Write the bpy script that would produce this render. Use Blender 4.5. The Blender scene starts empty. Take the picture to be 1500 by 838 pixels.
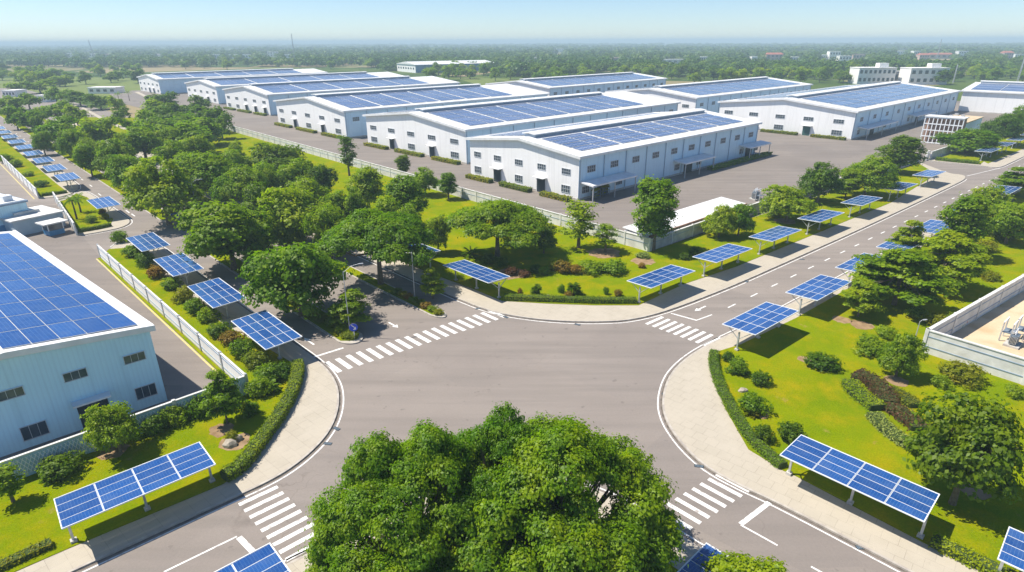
import bpy, bmesh, math, random
import numpy as np
from mathutils import Matrix, Vector

S = bpy.context.scene
R_ = math.radians
# ---------------------------------------------------------------- camera (surveyed from the photograph)
FPX, CAMH, HORY, ROLL = 876.0, 36.0, 60.5, R_(-0.25)
PITCH = math.atan((419 - HORY) / FPX)
cam = bpy.data.cameras.new('camera')
co = bpy.data.objects.new('camera', cam)
S.collection.objects.link(co)
cam.sensor_width = 36.0
cam.lens = FPX / 1500 * 36
cam.clip_start = 0.5
cam.clip_end = 30000
co.matrix_world = Matrix.Translation((0, 0, CAMH)) @ Matrix.Rotation(math.pi / 2 - PITCH, 4, 'X') @ Matrix.Rotation(ROLL, 4, 'Z')
S.camera = co
# ---------------------------------------------------------------- sky and sun
SUNV = Vector((0.63, -0.09, -1.0)).normalized()
w = bpy.data.worlds.new('World')
S.world = w
w.use_nodes = True
wn = w.node_tree
sky = wn.nodes.new('ShaderNodeTexSky')
sky.sky_type = 'NISHITA'
sky.sun_disc = False
sky.sun_elevation = math.asin(-SUNV.z)
sky.sun_rotation = R_(278)
sky.altitude = 0
sky.air_density = 0.8
sky.dust_density = 0.15
sky.ozone_density = 6.0
bg = wn.nodes['Background']
wn.links.new(sky.outputs[0], bg.inputs[0])
bg.inputs[1].default_value = 0.105
sl = bpy.data.lights.new('sun', 'SUN')
sl.energy = 5.0
sl.angle = R_(0.5)
sl.color = (1.0, 0.935, 0.83)
so = bpy.data.objects.new('sun', sl)
S.collection.objects.link(so)
so.rotation_euler = SUNV.to_track_quat('-Z', 'Y').to_euler()
S.view_settings.view_transform = 'Standard'
S.view_settings.look = 'None'
S.view_settings.exposure = 0.50
S.view_settings.gamma = 1.0
S.render.engine = 'CYCLES'
S.cycles.max_bounces = 5
S.cycles.diffuse_bounces = 2
S.cycles.glossy_bounces = 2
S.cycles.transmission_bounces = 2
S.cycles.transparent_max_bounces = 4
S.cycles.volume_bounces = 0

# ---------------------------------------------------------------- survey helpers
def G(x, y, z=0.0):
    """world point at height z seen at photo coordinates x, y"""
    u = (x - 750) / FPX
    v = -(y - 419) / FPX
    c, s = math.cos(ROLL), math.sin(ROLL)
    u, v = c * u - s * v, s * u + c * v
    dx, dy, dz = u, math.cos(PITCH) + v * math.sin(PITCH), -math.sin(PITCH) + v * math.cos(PITCH)
    t = (z - CAMH) / dz
    return Vector((dx * t, dy * t, z))

def dist_of(p):
    return p.y * math.cos(PITCH) + (CAMH - p.z) * math.sin(PITCH)

def azv(deg):
    a = R_(deg)
    return Vector((math.sin(a), math.cos(a), 0))

# ---------------------------------------------------------------- materials
MATS = {}
def mat(name, col, rough=0.7, col2=None, scale=1.0, detail=4, bump=0.0, bscale=None, spec=0.4, metal=0.0, fac=(0.35, 0.65)):
    if name in MATS:
        return MATS[name]
    m = bpy.data.materials.new(name)
    m.use_nodes = True
    nt = m.node_tree
    b = nt.nodes['Principled BSDF']
    b.inputs['Roughness'].default_value = rough
    b.inputs['Specular IOR Level'].default_value = spec
    b.inputs['Metallic'].default_value = metal
    b.inputs['Base Color'].default_value = (*col, 1)
    tc = nt.nodes.new('ShaderNodeTexCoord')
    if col2:
        n = nt.nodes.new('ShaderNodeTexNoise')
        n.inputs['Scale'].default_value = scale
        n.inputs['Detail'].default_value = detail
        nt.links.new(tc.outputs['Object'], n.inputs['Vector'])
        r = nt.nodes.new('ShaderNodeValToRGB')
        r.color_ramp.elements[0].position = fac[0]
        r.color_ramp.elements[1].position = fac[1]
        r.color_ramp.elements[0].color = (*col, 1)
        r.color_ramp.elements[1].color = (*col2, 1)
        nt.links.new(n.outputs['Fac'], r.inputs[0])
        nt.links.new(r.outputs[0], b.inputs['Base Color'])
    if bump:
        n2 = nt.nodes.new('ShaderNodeTexNoise')
        n2.inputs['Scale'].default_value = bscale or 8
        n2.inputs['Detail'].default_value = 3
        nt.links.new(tc.outputs['Object'], n2.inputs['Vector'])
        bp = nt.nodes.new('ShaderNodeBump')
        bp.inputs['Strength'].default_value = bump
        bp.inputs['Distance'].default_value = 0.05
        nt.links.new(n2.outputs['Fac'], bp.inputs['Height'])
        nt.links.new(bp.outputs[0], b.inputs['Normal'])
    MATS[name] = m
    return m

def mixcol(nt, a, b, facsock, blend='MIX', fac=None):
    x = nt.nodes.new('ShaderNodeMix')
    x.data_type = 'RGBA'
    x.blend_type = blend
    for i, v in ((6, a), (7, b)):
        if isinstance(v, tuple):
            x.inputs[i].default_value = (*v, 1)
        else:
            nt.links.new(v, x.inputs[i])
    if facsock is not None:
        nt.links.new(facsock, x.inputs[0])
    else:
        x.inputs[0].default_value = fac
    return x.outputs[2]

def noise(nt, vec, scale, detail=4, rough=0.55):
    n = nt.nodes.new('ShaderNodeTexNoise')
    n.inputs['Scale'].default_value = scale
    n.inputs['Detail'].default_value = detail
    n.inputs['Roughness'].default_value = rough
    nt.links.new(vec, n.inputs['Vector'])
    return n.outputs['Fac']

def ramp(nt, sock, p0, p1, c0=(0, 0, 0), c1=(1, 1, 1)):
    r = nt.nodes.new('ShaderNodeValToRGB')
    r.color_ramp.elements[0].position = p0
    r.color_ramp.elements[1].position = p1
    r.color_ramp.elements[0].color = (*c0, 1)
    r.color_ramp.elements[1].color = (*c1, 1)
    nt.links.new(sock, r.inputs[0])
    return r.outputs[0]

def newmat(name, rough=0.8, spec=0.3):
    m = bpy.data.materials.new(name)
    m.use_nodes = True
    nt = m.node_tree
    b = nt.nodes['Principled BSDF']
    b.inputs['Roughness'].default_value = rough
    b.inputs['Specular IOR Level'].default_value = spec
    tc = nt.nodes.new('ShaderNodeTexCoord')
    MATS[name] = m
    return m, nt, b, tc

def asphalt(name, c0, c1, stain):
    m, nt, b, tc = newmat(name, 0.85, 0.25)
    o = tc.outputs['Object']
    big = ramp(nt, noise(nt, o, 0.045, 5, 0.6), 0.38, 0.66)
    c = mixcol(nt, c0, c1, big)
    # worn tracks stretched along the travel direction
    mp = nt.nodes.new('ShaderNodeMapping')
    mp.inputs['Rotation'].default_value = (0, 0, R_(40))
    mp.inputs['Scale'].default_value = (0.03, 0.5, 1)
    nt.links.new(o, mp.inputs[0])
    tr = ramp(nt, noise(nt, mp.outputs[0], 1.0, 3), 0.45, 0.75)
    c = mixcol(nt, c, stain, tr)
    mp2 = nt.nodes.new('ShaderNodeMapping')
    mp2.inputs['Rotation'].default_value = (0, 0, R_(-44))
    mp2.inputs['Scale'].default_value = (0.03, 0.5, 1)
    nt.links.new(o, mp2.inputs[0])
    c = mixcol(nt, c, stain, ramp(nt, noise(nt, mp2.outputs[0], 1.1, 3), 0.52, 0.8))
    fine = noise(nt, o, 5.0, 6, 0.8)
    c = mixcol(nt, c, ramp(nt, fine, 0.2, 0.8, (0.75, 0.75, 0.75), (1.2, 1.2, 1.2)), None, 'MULTIPLY', 0.6)
    vor = nt.nodes.new('ShaderNodeTexVoronoi')
    vor.feature = 'DISTANCE_TO_EDGE'
    vor.inputs['Scale'].default_value = 0.16
    wob = nt.nodes.new('ShaderNodeMix'); wob.data_type = 'VECTOR'; wob.inputs[0].default_value = 0.25
    nz = nt.nodes.new('ShaderNodeTexNoise'); nz.inputs['Scale'].default_value = 0.5
    nt.links.new(o, nz.inputs['Vector'])
    vm = nt.nodes.new('ShaderNodeVectorMath'); vm.operation = 'MULTIPLY_ADD'
    nt.links.new(nz.outputs['Color'], vm.inputs[0]); vm.inputs[1].default_value = (5, 5, 0); nt.links.new(o, vm.inputs[2])
    nt.nodes.remove(wob)
    nt.links.new(vm.outputs[0], vor.inputs['Vector'])
    crack = ramp(nt, vor.outputs['Distance'], 0.003, 0.012, (0.84, 0.83, 0.82), (1, 1, 1))
    cm = ramp(nt, noise(nt, o, 0.06, 2), 0.5, 0.6)
    c = mixcol(nt, c, mixcol(nt, c, crack, None, 'MULTIPLY', 1.0), cm)
    v2 = nt.nodes.new('ShaderNodeTexVoronoi'); v2.inputs['Scale'].default_value = 0.07
    v2.distance = 'CHEBYCHEV'
    mp3 = nt.nodes.new('ShaderNodeMapping'); mp3.inputs['Rotation'].default_value = (0, 0, R_(43)); nt.links.new(o, mp3.inputs[0])
    nt.links.new(mp3.outputs[0], v2.inputs['Vector'])
    sp = nt.nodes.new('ShaderNodeSeparateColor'); nt.links.new(v2.outputs['Color'], sp.inputs[0])
    c = mixcol(nt, c, ramp(nt, sp.outputs[0], 0.0, 1.0, (0.93, 0.93, 0.94), (1.06, 1.05, 1.04)), None, 'MULTIPLY', 0.8)
    spot = ramp(nt, noise(nt, o, 0.9, 2), 0.68, 0.72)
    c = mixcol(nt, c, tuple(v * 0.8 for v in c0), spot)
    nt.links.new(c, b.inputs['Base Color'])
    bp = nt.nodes.new('ShaderNodeBump')
    bp.inputs['Strength'].default_value = 0.25
    bp.inputs['Distance'].default_value = 0.02
    nt.links.new(noise(nt, o, 25, 3), bp.inputs['Height'])
    nt.links.new(bp.outputs[0], b.inputs['Normal'])
    return m

def paving(name, c0, c1, joint, sx, rot):
    m, nt, b, tc = newmat(name, 0.85, 0.2)
    o = tc.outputs['Object']
    mp = nt.nodes.new('ShaderNodeMapping')
    mp.inputs['Rotation'].default_value = (0, 0, R_(rot))
    nt.links.new(o, mp.inputs[0])
    br = nt.nodes.new('ShaderNodeTexBrick')
    br.offset = 0.5
    br.inputs['Scale'].default_value = 1.0
    br.inputs['Mortar Size'].default_value = 0.02
    br.inputs['Brick Width'].default_value = sx
    br.inputs['Row Height'].default_value = sx
    br.inputs['Color1'].default_value = (*c0, 1)
    br.inputs['Color2'].default_value = (*[0.5 * (a + d) for a, d in zip(c0, c1)], 1)
    br.inputs['Mortar'].default_value = (*joint, 1)
    nt.links.new(mp.outputs[0], br.inputs[0])
    c = mixcol(nt, br.outputs['Color'], c1, ramp(nt, noise(nt, o, 0.35, 6, 0.7), 0.4, 0.7))
    c = mixcol(nt, c, tuple(v * 0.6 for v in c0), ramp(nt, noise(nt, o, 1.7, 4, 0.8), 0.62, 0.85))
    nt.links.new(c, b.inputs['Base Color'])
    return m

def lawn_mat(name, c0, c1, dry, bare):
    m, nt, b, tc = newmat(name, 1.0, 0.0)
    o = tc.outputs['Object']
    c = mixcol(nt, c0, c1, ramp(nt, noise(nt, o, 0.12, 6, 0.65), 0.35, 0.65))
    c = mixcol(nt, c, dry, ramp(nt, noise(nt, o, 0.22, 5, 0.7), 0.46, 0.70))
    c = mixcol(nt, c, bare, ramp(nt, noise(nt, o, 0.35, 6, 0.7), 0.63, 0.74))
    c = mixcol(nt, c, ramp(nt, noise(nt, o, 6, 5, 0.8), 0.3, 0.7, (0.55, 0.6, 0.5), (1.25, 1.25, 1.25)), None, 'MULTIPLY', 0.8)
    nt.links.new(c, b.inputs['Base Color'])
    bp = nt.nodes.new('ShaderNodeBump')
    bp.inputs['Strength'].default_value = 0.8
    bp.inputs['Distance'].default_value = 0.08
    nt.links.new(noise(nt, o, 9, 4, 0.8), bp.inputs['Height'])
    nt.links.new(bp.outputs[0], b.inputs['Normal'])
    return m

def panel_mat(name, cell, cell2, line, lw, rough, spec=0.5):
    """cells counted by the UV map, thin pale grid between them"""
    m, nt, b, tc = newmat(name, rough, spec)
    br = nt.nodes.new('ShaderNodeTexBrick')
    br.offset = 0.0
    br.squash = 1.0
    br.inputs['Scale'].default_value = 1.0
    br.inputs['Brick Width'].default_value = 1.0
    br.inputs['Row Height'].default_value = 1.0
    br.inputs['Mortar Size'].default_value = lw
    br.inputs['Mortar Smooth'].default_value = 0.1
    br.inputs['Color1'].default_value = (*cell, 1)
    br.inputs['Color2'].default_value = (*cell2, 1)
    br.inputs['Mortar'].default_value = (*line, 1)
    nt.links.new(tc.outputs['UV'], br.inputs[0])
    dust = ramp(nt, noise(nt, tc.outputs['Object'], 0.8, 4), 0.35, 0.8)
    c = mixcol(nt, br.outputs['Color'], mixcol(nt, br.outputs['Color'], (0.12, 0.18, 0.32), None, 'MIX', 0.35), dust)
    oi = nt.nodes.new('ShaderNodeObjectInfo')
    c2 = mixcol(nt, c, ramp(nt, oi.outputs['Random'], 0.0, 1.0, (0.75, 0.8, 0.85), (1.2, 1.15, 1.1)), None, 'MULTIPLY', 1.0)
    nt.links.new(c2, b.inputs['Base Color'])
    return m

def corr_mat(name, c0, c1, axis_scale, bump=0.35, rough=0.5):
    """ribbed metal cladding, ribs counted on the UV u direction"""
    m, nt, b, tc = newmat(name, rough, 0.4)
    wv = nt.nodes.new('ShaderNodeTexWave')
    wv.inputs['Scale'].default_value = axis_scale
    wv.bands_direction = 'X'
    wv.wave_profile = 'SIN'
    nt.links.new(tc.outputs['UV'], wv.inputs[0])
    o = tc.outputs['Object']
    c = mixcol(nt, c0, c1, ramp(nt, noise(nt, o, 0.25, 5, 0.7), 0.4, 0.7))
    mp = nt.nodes.new('ShaderNodeMapping')
    mp.inputs['Scale'].default_value = (1.2, 1.2, 0.05)
    nt.links.new(o, mp.inputs[0])
    c = mixcol(nt, c, tuple(v * 0.86 for v in c1), ramp(nt, noise(nt, mp.outputs[0], 1.0, 4), 0.5, 0.85))
    c = mixcol(nt, c, ramp(nt, wv.outputs['Fac'], 0.0, 0.5, (0.93, 0.93, 0.94), (1, 1, 1)), None, 'MULTIPLY', 0.7)
    nt.links.new(c, b.inputs['Base Color'])
    bp = nt.nodes.new('ShaderNodeBump')
    bp.inputs['Strength'].default_value = bump
    bp.inputs['Distance'].default_value = 0.03
    nt.links.new(wv.outputs['Fac'], bp.inputs['Height'])
    nt.links.new(bp.outputs[0], b.inputs['Normal'])
    return m

def leaf_mat(name, dark, light, warm, trans=0.48):
    m = bpy.data.materials.new(name)
    m.use_nodes = True
    nt = m.node_tree
    nt.nodes.remove(nt.nodes['Principled BSDF'])
    out = nt.nodes['Material Output']
    geo = nt.nodes.new('ShaderNodeNewGeometry')
    oi = nt.nodes.new('ShaderNodeObjectInfo')
    tc = nt.nodes.new('ShaderNodeTexCoord')
    c = mixcol(nt, dark, light, geo.outputs['Random Per Island'])
    c = mixcol(nt, c, warm, ramp(nt, noise(nt, tc.outputs['Object'], 0.45, 3), 0.45, 0.75))
    c = mixcol(nt, c, ramp(nt, oi.outputs['Random'], 0, 1, (0.72, 0.86, 0.8), (1.3, 1.15, 1.0)), None, 'MULTIPLY', 1.0)
    d = nt.nodes.new('ShaderNodeBsdfDiffuse')
    t = nt.nodes.new('ShaderNodeBsdfTranslucent')
    g = nt.nodes.new('ShaderNodeBsdfGlossy')
    g.inputs['Roughness'].default_value = 0.5
    g.inputs['Color'].default_value = (0.6, 0.65, 0.6, 1)
    nt.links.new(c, d.inputs[0])
    nt.links.new(mixcol(nt, c, (1.3, 1.5, 0.5), None, 'MULTIPLY', 1.0), t.inputs[0])
    mx = nt.nodes.new('ShaderNodeMixShader')
    mx.inputs[0].default_value = trans
    nt.links.new(d.outputs[0], mx.inputs[1])
    nt.links.new(t.outputs[0], mx.inputs[2])
    mx2 = nt.nodes.new('ShaderNodeMixShader')
    mx2.inputs[0].default_value = 0.025
    nt.links.new(mx.outputs[0], mx2.inputs[1])
    nt.links.new(g.outputs[0], mx2.inputs[2])
    nt.links.new(mx2.outputs[0], out.inputs[0])
    MATS[name] = m
    return m

M_ROAD = asphalt('asphalt_road', (0.242, 0.210, 0.186), (0.282, 0.246, 0.217), (0.212, 0.186, 0.165))
M_YARD = asphalt('asphalt_yard', (0.213, 0.184, 0.161), (0.252, 0.219, 0.192), (0.188, 0.163, 0.145))
M_PAVE = paving('paving', (0.42, 0.375, 0.30), (0.47, 0.42, 0.34), (0.31, 0.27, 0.22), 1.2, 41)
M_KERB = mat('kerb_concrete', (0.50, 0.46, 0.40), 0.85, (0.36, 0.32, 0.28), 1.5, bump=0.2)
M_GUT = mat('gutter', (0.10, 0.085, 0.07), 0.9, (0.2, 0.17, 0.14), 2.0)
M_PAINT = mat('road_paint', (0.80, 0.79, 0.76), 0.7, (0.38, 0.34, 0.31), 2.6, 8, fac=(0.50, 0.74))
M_YEL = mat('yellow_line', (0.62, 0.5, 0.12), 0.8, (0.45, 0.4, 0.25), 2.0)
M_LAWN = lawn_mat('lawn', (0.145, 0.215, 0.001), (0.225, 0.265, 0.001), (0.31, 0.265, 0.003), (0.36, 0.25, 0.09))
M_SOIL = mat('soil', (0.22, 0.14, 0.07), 0.95, (0.34, 0.23, 0.13), 1.2, bump=0.5)
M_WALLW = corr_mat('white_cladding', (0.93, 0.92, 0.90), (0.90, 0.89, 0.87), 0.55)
M_WALLSIDE = corr_mat('shade_tinted_white_cladding', (0.66, 0.84, 0.94), (0.62, 0.80, 0.91), 0.55)  # white cladding of the long walls, with the blue of their shade painted in
M_WALLBL = corr_mat('blue_and_shade_tint_cladding', (0.58, 0.84, 0.94), (0.54, 0.80, 0.92), 0.8)  # bluish shade painted into the left factory's walls; plain blue on the other blocks
M_ROOF = corr_mat('white_roof_sheet', (0.80, 0.80, 0.79), (0.70, 0.70, 0.69), 0.4, 0.25)
M_TRIM = mat('white_trim', (0.82, 0.82, 0.82), 0.5, (0.7, 0.7, 0.69), 0.6)
M_DARKTRIM = mat('grey_blue_trim', (0.28, 0.36, 0.46), 0.5, (0.22, 0.3, 0.4), 0.6)
M_PIPE = mat('downpipe_paint', (0.50, 0.60, 0.68), 0.5, (0.42, 0.52, 0.60), 0.6)
M_GLASS = mat('dark_glass', (0.03, 0.05, 0.07), 0.15, (0.08, 0.11, 0.14), 0.7, spec=0.8)
M_FRAME = mat('window_frame', (0.55, 0.58, 0.6), 0.5)
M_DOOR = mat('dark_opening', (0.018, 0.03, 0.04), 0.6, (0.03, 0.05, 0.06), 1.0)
M_DOORG = mat('green_shutter', (0.03, 0.10, 0.09), 0.6, (0.05, 0.13, 0.12), 1.0)
M_METAL = mat('galvanised_post', (0.55, 0.57, 0.58), 0.45, (0.42, 0.44, 0.46), 3.0, metal=0.4)
M_ALU = mat('white_aluminium', (0.82, 0.84, 0.86), 0.4)
M_PVNEAR = panel_mat('solar_cells', (0.004, 0.058, 0.235), (0.006, 0.070, 0.275), (0.11, 0.22, 0.42), 0.03, 0.14, 0.6)
M_PVROOF = panel_mat('roof_solar_cells', (0.030, 0.072, 0.195), (0.042, 0.088, 0.23), (0.50, 0.55, 0.64), 0.06, 0.15, 0.7)
M_BLUE = corr_mat('blue_cladding', (0.08, 0.27, 0.48), (0.07, 0.24, 0.44), 0.8)
M_CONC = mat('concrete', (0.55, 0.53, 0.49), 0.85, (0.40, 0.38, 0.35), 0.8, 6, bump=0.2)
M_CONCP = mat('painted_wall', (0.74, 0.73, 0.70), 0.75, (0.58, 0.57, 0.54), 0.7, 6)
M_SAND = mat('concrete_yard', (0.60, 0.48, 0.32), 0.9, (0.46, 0.33, 0.18), 0.3, 6, fac=(0.45, 0.75))
M_BARK = mat('bark', (0.12, 0.085, 0.055), 0.9, (0.20, 0.16, 0.11), 4.0, bump=0.6)
M_RED = mat('red_paint', (0.6, 0.05, 0.05), 0.5)
M_TILE = mat('red_tiles', (0.45, 0.15, 0.10), 0.8, (0.35, 0.12, 0.09), 0.5)
M_HOUSE = mat('white_render', (0.88, 0.87, 0.84), 0.8, (0.80, 0.78, 0.75), 0.2)
M_PINK = mat('pink_render', (0.62, 0.42, 0.36), 0.8, (0.5, 0.35, 0.3), 0.2)
M_BSIGN = mat('blue_sign', (0.01, 0.06, 0.55), 0.4)
M_MACH = mat('machine_grey', (0.20, 0.25, 0.30), 0.5, (0.12, 0.15, 0.18), 2.0)
M_BROWN = mat('brown_infill', (0.32, 0.19, 0.13), 0.8, (0.25, 0.15, 0.11), 0.8)
M_STONE = mat('stone', (0.42, 0.37, 0.30), 0.9, (0.28, 0.24, 0.19), 2.0, bump=0.5)

L_MID = leaf_mat('leaf_mid', (0.085, 0.165, 0.001), (0.210, 0.335, 0.002), (0.33, 0.41, 0.003))
L_DARK = leaf_mat('leaf_dark', (0.050, 0.110, 0.002), (0.130, 0.225, 0.003), (0.19, 0.27, 0.004))
L_BRIGHT = leaf_mat('leaf_bright', (0.13, 0.22, 0.001), (0.28, 0.39, 0.002), (0.38, 0.44, 0.003))
L_GIANT = leaf_mat('leaf_feathery', (0.060, 0.145, 0.001), (0.190, 0.340, 0.002), (0.28, 0.38, 0.002))
L_YEL = leaf_mat('leaf_yellow', (0.154, 0.198, 0.0053), (0.297, 0.319, 0.0079), (0.330, 0.264, 0.0132))
L_PURP = leaf_mat('leaf_purple', (0.060, 0.020, 0.0120), (0.160, 0.070, 0.0300), (0.120, 0.090, 0.0300), 0.15)
L_ORA = leaf_mat('leaf_rusty', (0.180, 0.090, 0.0090), (0.340, 0.200, 0.0180), (0.200, 0.220, 0.0120), 0.2)
L_SILV = leaf_mat('leaf_silver', (0.140, 0.200, 0.0420), (0.300, 0.360, 0.1020), (0.220, 0.300, 0.0600), 0.2)
L_HEDGE = leaf_mat('leaf_hedge', (0.081, 0.161, 0.0028), (0.196, 0.287, 0.0055), (0.253, 0.322, 0.0069), 0.2)

# ---------------------------------------------------------------- object helpers
def link(o):
    S.collection.objects.link(o)
    return o

class MB:
    def __init__(s):
        s.v, s.f, s.mi, s.uv, s.ms = [], [], [], [], []
    def m(s, material):
        if material not in s.ms:
            s.ms.append(material)
        return s.ms.index(material)
    def face(s, pts, material, uv=None):
        k = len(s.v)
        s.v += [tuple(p) for p in pts]
        s.f.append(list(range(k, k + len(pts))))
        s.mi.append(s.m(material))
        s.uv.append(uv or [(0, 0)] * len(pts))
    def hexa(s, b, t, material, ribs=True):
        """b, t: 4 bottom and 4 top points, counterclockwise"""
        b = [Vector(p) for p in b]; t = [Vector(p) for p in t]
        def q(a, c, d, e):
            L = (c - a).length; H = (e - a).length
            s.face([a, c, d, e], material, [(0, 0), (L, 0), (L, H), (0, H)])
        q(b[3], b[2], b[1], b[0])
        q(t[0], t[1], t[2], t[3])
        for i in range(4):
            j = (i + 1) % 4
            q(b[i], b[j], t[j], t[i])
    def box(s, x0, x1, y0, y1, z0, z1, material):
        s.hexa([(x0, y0, z0), (x1, y0, z0), (x1, y1, z0), (x0, y1, z0)],
               [(x0, y0, z1), (x1, y0, z1), (x1, y1, z1), (x0, y1, z1)], material)
    def bar(s, p, q, wd, ht, material, up=(0, 0, 1)):
        p, q = Vector(p), Vector(q)
        d = (q - p).normalized()
        u = Vector(up)
        if abs(d.dot(u)) > 0.95:
            u = Vector((1, 0, 0))
        a = d.cross(u).normalized() * wd / 2
        b = a.cross(d).normalized() * ht / 2
        s.hexa([p - a - b, p + a - b, q + a - b, q - a - b], [p - a + b, p + a + b, q + a + b, q - a + b], material)
    def tube(s, pts, rads, material, n=7, cap=True):
        rings = []
        for i, p in enumerate(pts):
            p = Vector(p)
            d = (Vector(pts[min(i + 1, len(pts) - 1)]) - Vector(pts[max(i - 1, 0)])).normalized()
            u = Vector((1, 0, 0)) if abs(d.x) < 0.8 else Vector((0, 1, 0))
            a = d.cross(u).normalized(); b = d.cross(a).normalized()
            rings.append([p + (a * math.cos(2 * math.pi * k / n) + b * math.sin(2 * math.pi * k / n)) * rads[i] for k in range(n)])
        for i in range(len(rings) - 1):
            for k in range(n):
                j = (k + 1) % n
                s.face([rings[i][k], rings[i + 1][k], rings[i + 1][j], rings[i][j]], material)
        if cap:
            s.face(rings[-1][::-1], material)
            s.face(rings[0], material)
    def prism(s, poly, z0, z1, top, side):
        """flat polygon (list of xy) raised from z0 to z1"""
        n = len(poly)
        area = sum(poly[i][0] * poly[(i + 1) % n][1] - poly[(i + 1) % n][0] * poly[i][1] for i in range(n))
        if area < 0:
            poly = poly[::-1]
        s.face([(p[0], p[1], z1) for p in poly], top)
        for i in range(n):
            a, c = poly[i], poly[(i + 1) % n]
            s.face([(a[0], a[1], z0), (c[0], c[1], z0), (c[0], c[1], z1), (a[0], a[1], z1)], side)
    def obj(s, name, parent=None, loc=None, smooth=False):
        me = bpy.data.meshes.new(name)
        me.from_pydata(s.v, [], s.f)
        for x in s.ms:
            me.materials.append(x)
        me.polygons.foreach_set('material_index', s.mi)
        ul = me.uv_layers.new(name='UVMap')
        flat = [c for u in s.uv for p in u for c in p]
        ul.data.foreach_set('uv', flat)
        if smooth:
            me.polygons.foreach_set('use_smooth', [True] * len(s.f))
        me.update()
        o = link(bpy.data.objects.new(name, me))
        if loc is not None:
            o.location = loc
        if parent:
            o.parent = parent
        return o

def tag(o, label=None, cat=None, group=None, kind=None):
    if label: o['label'] = label
    if cat: o['category'] = cat
    if group: o['group'] = group
    if kind: o['kind'] = kind
    return o

def empty(name, loc=(0, 0, 0), rz=0.0, label=None, cat=None, group=None):
    o = link(bpy.data.objects.new(name, None))
    o.empty_display_size = 0.5
    o.location = loc
    o.rotation_euler = (0, 0, rz)
    return tag(o, label, cat, group)

def copy_tree(o, parent=None):
    c = o.copy()
    link(c)
    c.parent = parent
    for ch in list(o.children):
        copy_tree(ch, c)
    return c

def chaikin(pts, it=2, closed=False):
    for _ in range(it):
        out = [] if closed else [pts[0]]
        n = len(pts)
        for i in range(n if closed else n - 1):
            a, b = Vector(pts[i]), Vector(pts[(i + 1) % n])
            out += [a * .75 + b * .25, a * .25 + b * .75]
        if not closed:
            out.append(pts[-1])
        pts = [Vector(p) for p in out]
    return pts

def offset(pts, d):
    """offset an open polyline to its left by d"""
    out = []
    n = len(pts)
    for i in range(n):
        a = Vector(pts[max(i - 1, 0)]).xy; b = Vector(pts[min(i + 1, n - 1)]).xy
        t = (b - a).normalized()
        p = Vector(pts[i]).xy + Vector((-t.y, t.x)) * d
        out.append(Vector((p.x, p.y, 0)))
    return out

def strip(name, pts, d0, d1, z, material, z0=None):
    a, b = offset(pts, d0), offset(pts, d1)
    m = MB()
    for i in range(len(pts) - 1):
        q = [a[i], a[i + 1], b[i + 1], b[i]]
        if d1 < d0:
            pass
        q = [(p.x, p.y, z) for p in q]
        m.face(q, material)
    o = m.obj(name)
    return tag(o, kind='structure')

def g(*pts):
    return [G(x, y) for x, y in pts]

# ================================================================ SETTING
rng = random.Random(7)
AZA, AZB = 50.3, -43.9
VA, VB = azv(AZA), azv(AZB)
BA, BB = azv(46.8), azv(-43.2)          # directions of the warehouses

def sheet(name, pts, z, material, kind='structure', mbz=None):
    m = MB()
    m.face([(p[0], p[1], z) for p in pts], material)
    return tag(m.obj(name), kind=kind)

# far country: fields and bare earth between woods
fm, nt, b, tc = newmat('country_ground', 0.95, 0.1)
o_ = tc.outputs['Object']
c_ = mixcol(nt, (0.045, 0.085, 0.012), (0.09, 0.13, 0.02), ramp(nt, noise(nt, o_, 0.01, 5, 0.6), 0.4, 0.6))
vo = nt.nodes.new('ShaderNodeTexVoronoi')
vo.inputs['Scale'].default_value = 0.006
nt.links.new(o_, vo.inputs['Vector'])
sepc = nt.nodes.new('ShaderNodeSeparateColor')
nt.links.new(vo.outputs['Color'], sepc.inputs[0])
c_ = mixcol(nt, c_, (0.30, 0.24, 0.13), ramp(nt, sepc.outputs[0], 0.70, 0.74))
c_ = mixcol(nt, c_, (0.16, 0.20, 0.05), ramp(nt, sepc.outputs[1], 0.72, 0.76))
c_ = mixcol(nt, c_, (0.34, 0.24, 0.15), ramp(nt, noise(nt, o_, 0.02, 5, 0.7), 0.62, 0.7))
nt.links.new(c_, b.inputs['Base Color'])
sheet('ground', [(-16000, -400), (16000, -400), (16000, 16000), (-16000, 16000)], -0.06, fm)

# roads and factory yards
jc = G(740, 560)
RA = Vector((VA.y, -VA.x, 0)); RB = Vector((VB.y, -VB.x, 0))
ra0 = G(1072, 448)
sheet('road', [ra0 - VA * 150 + RA * 26, ra0 - VA * 150 - RA * 22, ra0 + VA * 700 - RA * 22, ra0 + VA * 700 + RA * 26], -0.004, M_ROAD)
rb0 = G(505, 508)
sheet('road', [rb0 - VB * 120 - RB * 30, rb0 - VB * 120 + RB * 62, rb0 + VB * 640 + RB * 40, rb0 + VB * 640 - RB * 30], 0.0, M_ROAD)
# plots of green behind the kerbs are separate raised blocks
KERB = 0.13

def block(name, pts, lawn=None):
    m = MB()
    m.prism([p.xy for p in pts], 0, KERB, M_PAVE, M_KERB)
    return tag(m.obj(name), kind='structure')

def kerbs(pts, side):
    """side: +1 when the road lies to the left of the polyline"""
    if side > 0:
        strip('kerb', pts, 0.0, -0.22, KERB + 0.004, M_KERB)
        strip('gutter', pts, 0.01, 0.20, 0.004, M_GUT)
        strip('edge_line', pts, 0.38, 0.53, 0.008, M_PAINT)
    else:
        strip('kerb', pts, 0.0, 0.22, KERB + 0.004, M_KERB)
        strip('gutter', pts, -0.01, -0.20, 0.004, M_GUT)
        strip('edge_line', pts, -0.38, -0.53, 0.008, M_PAINT)

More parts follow.
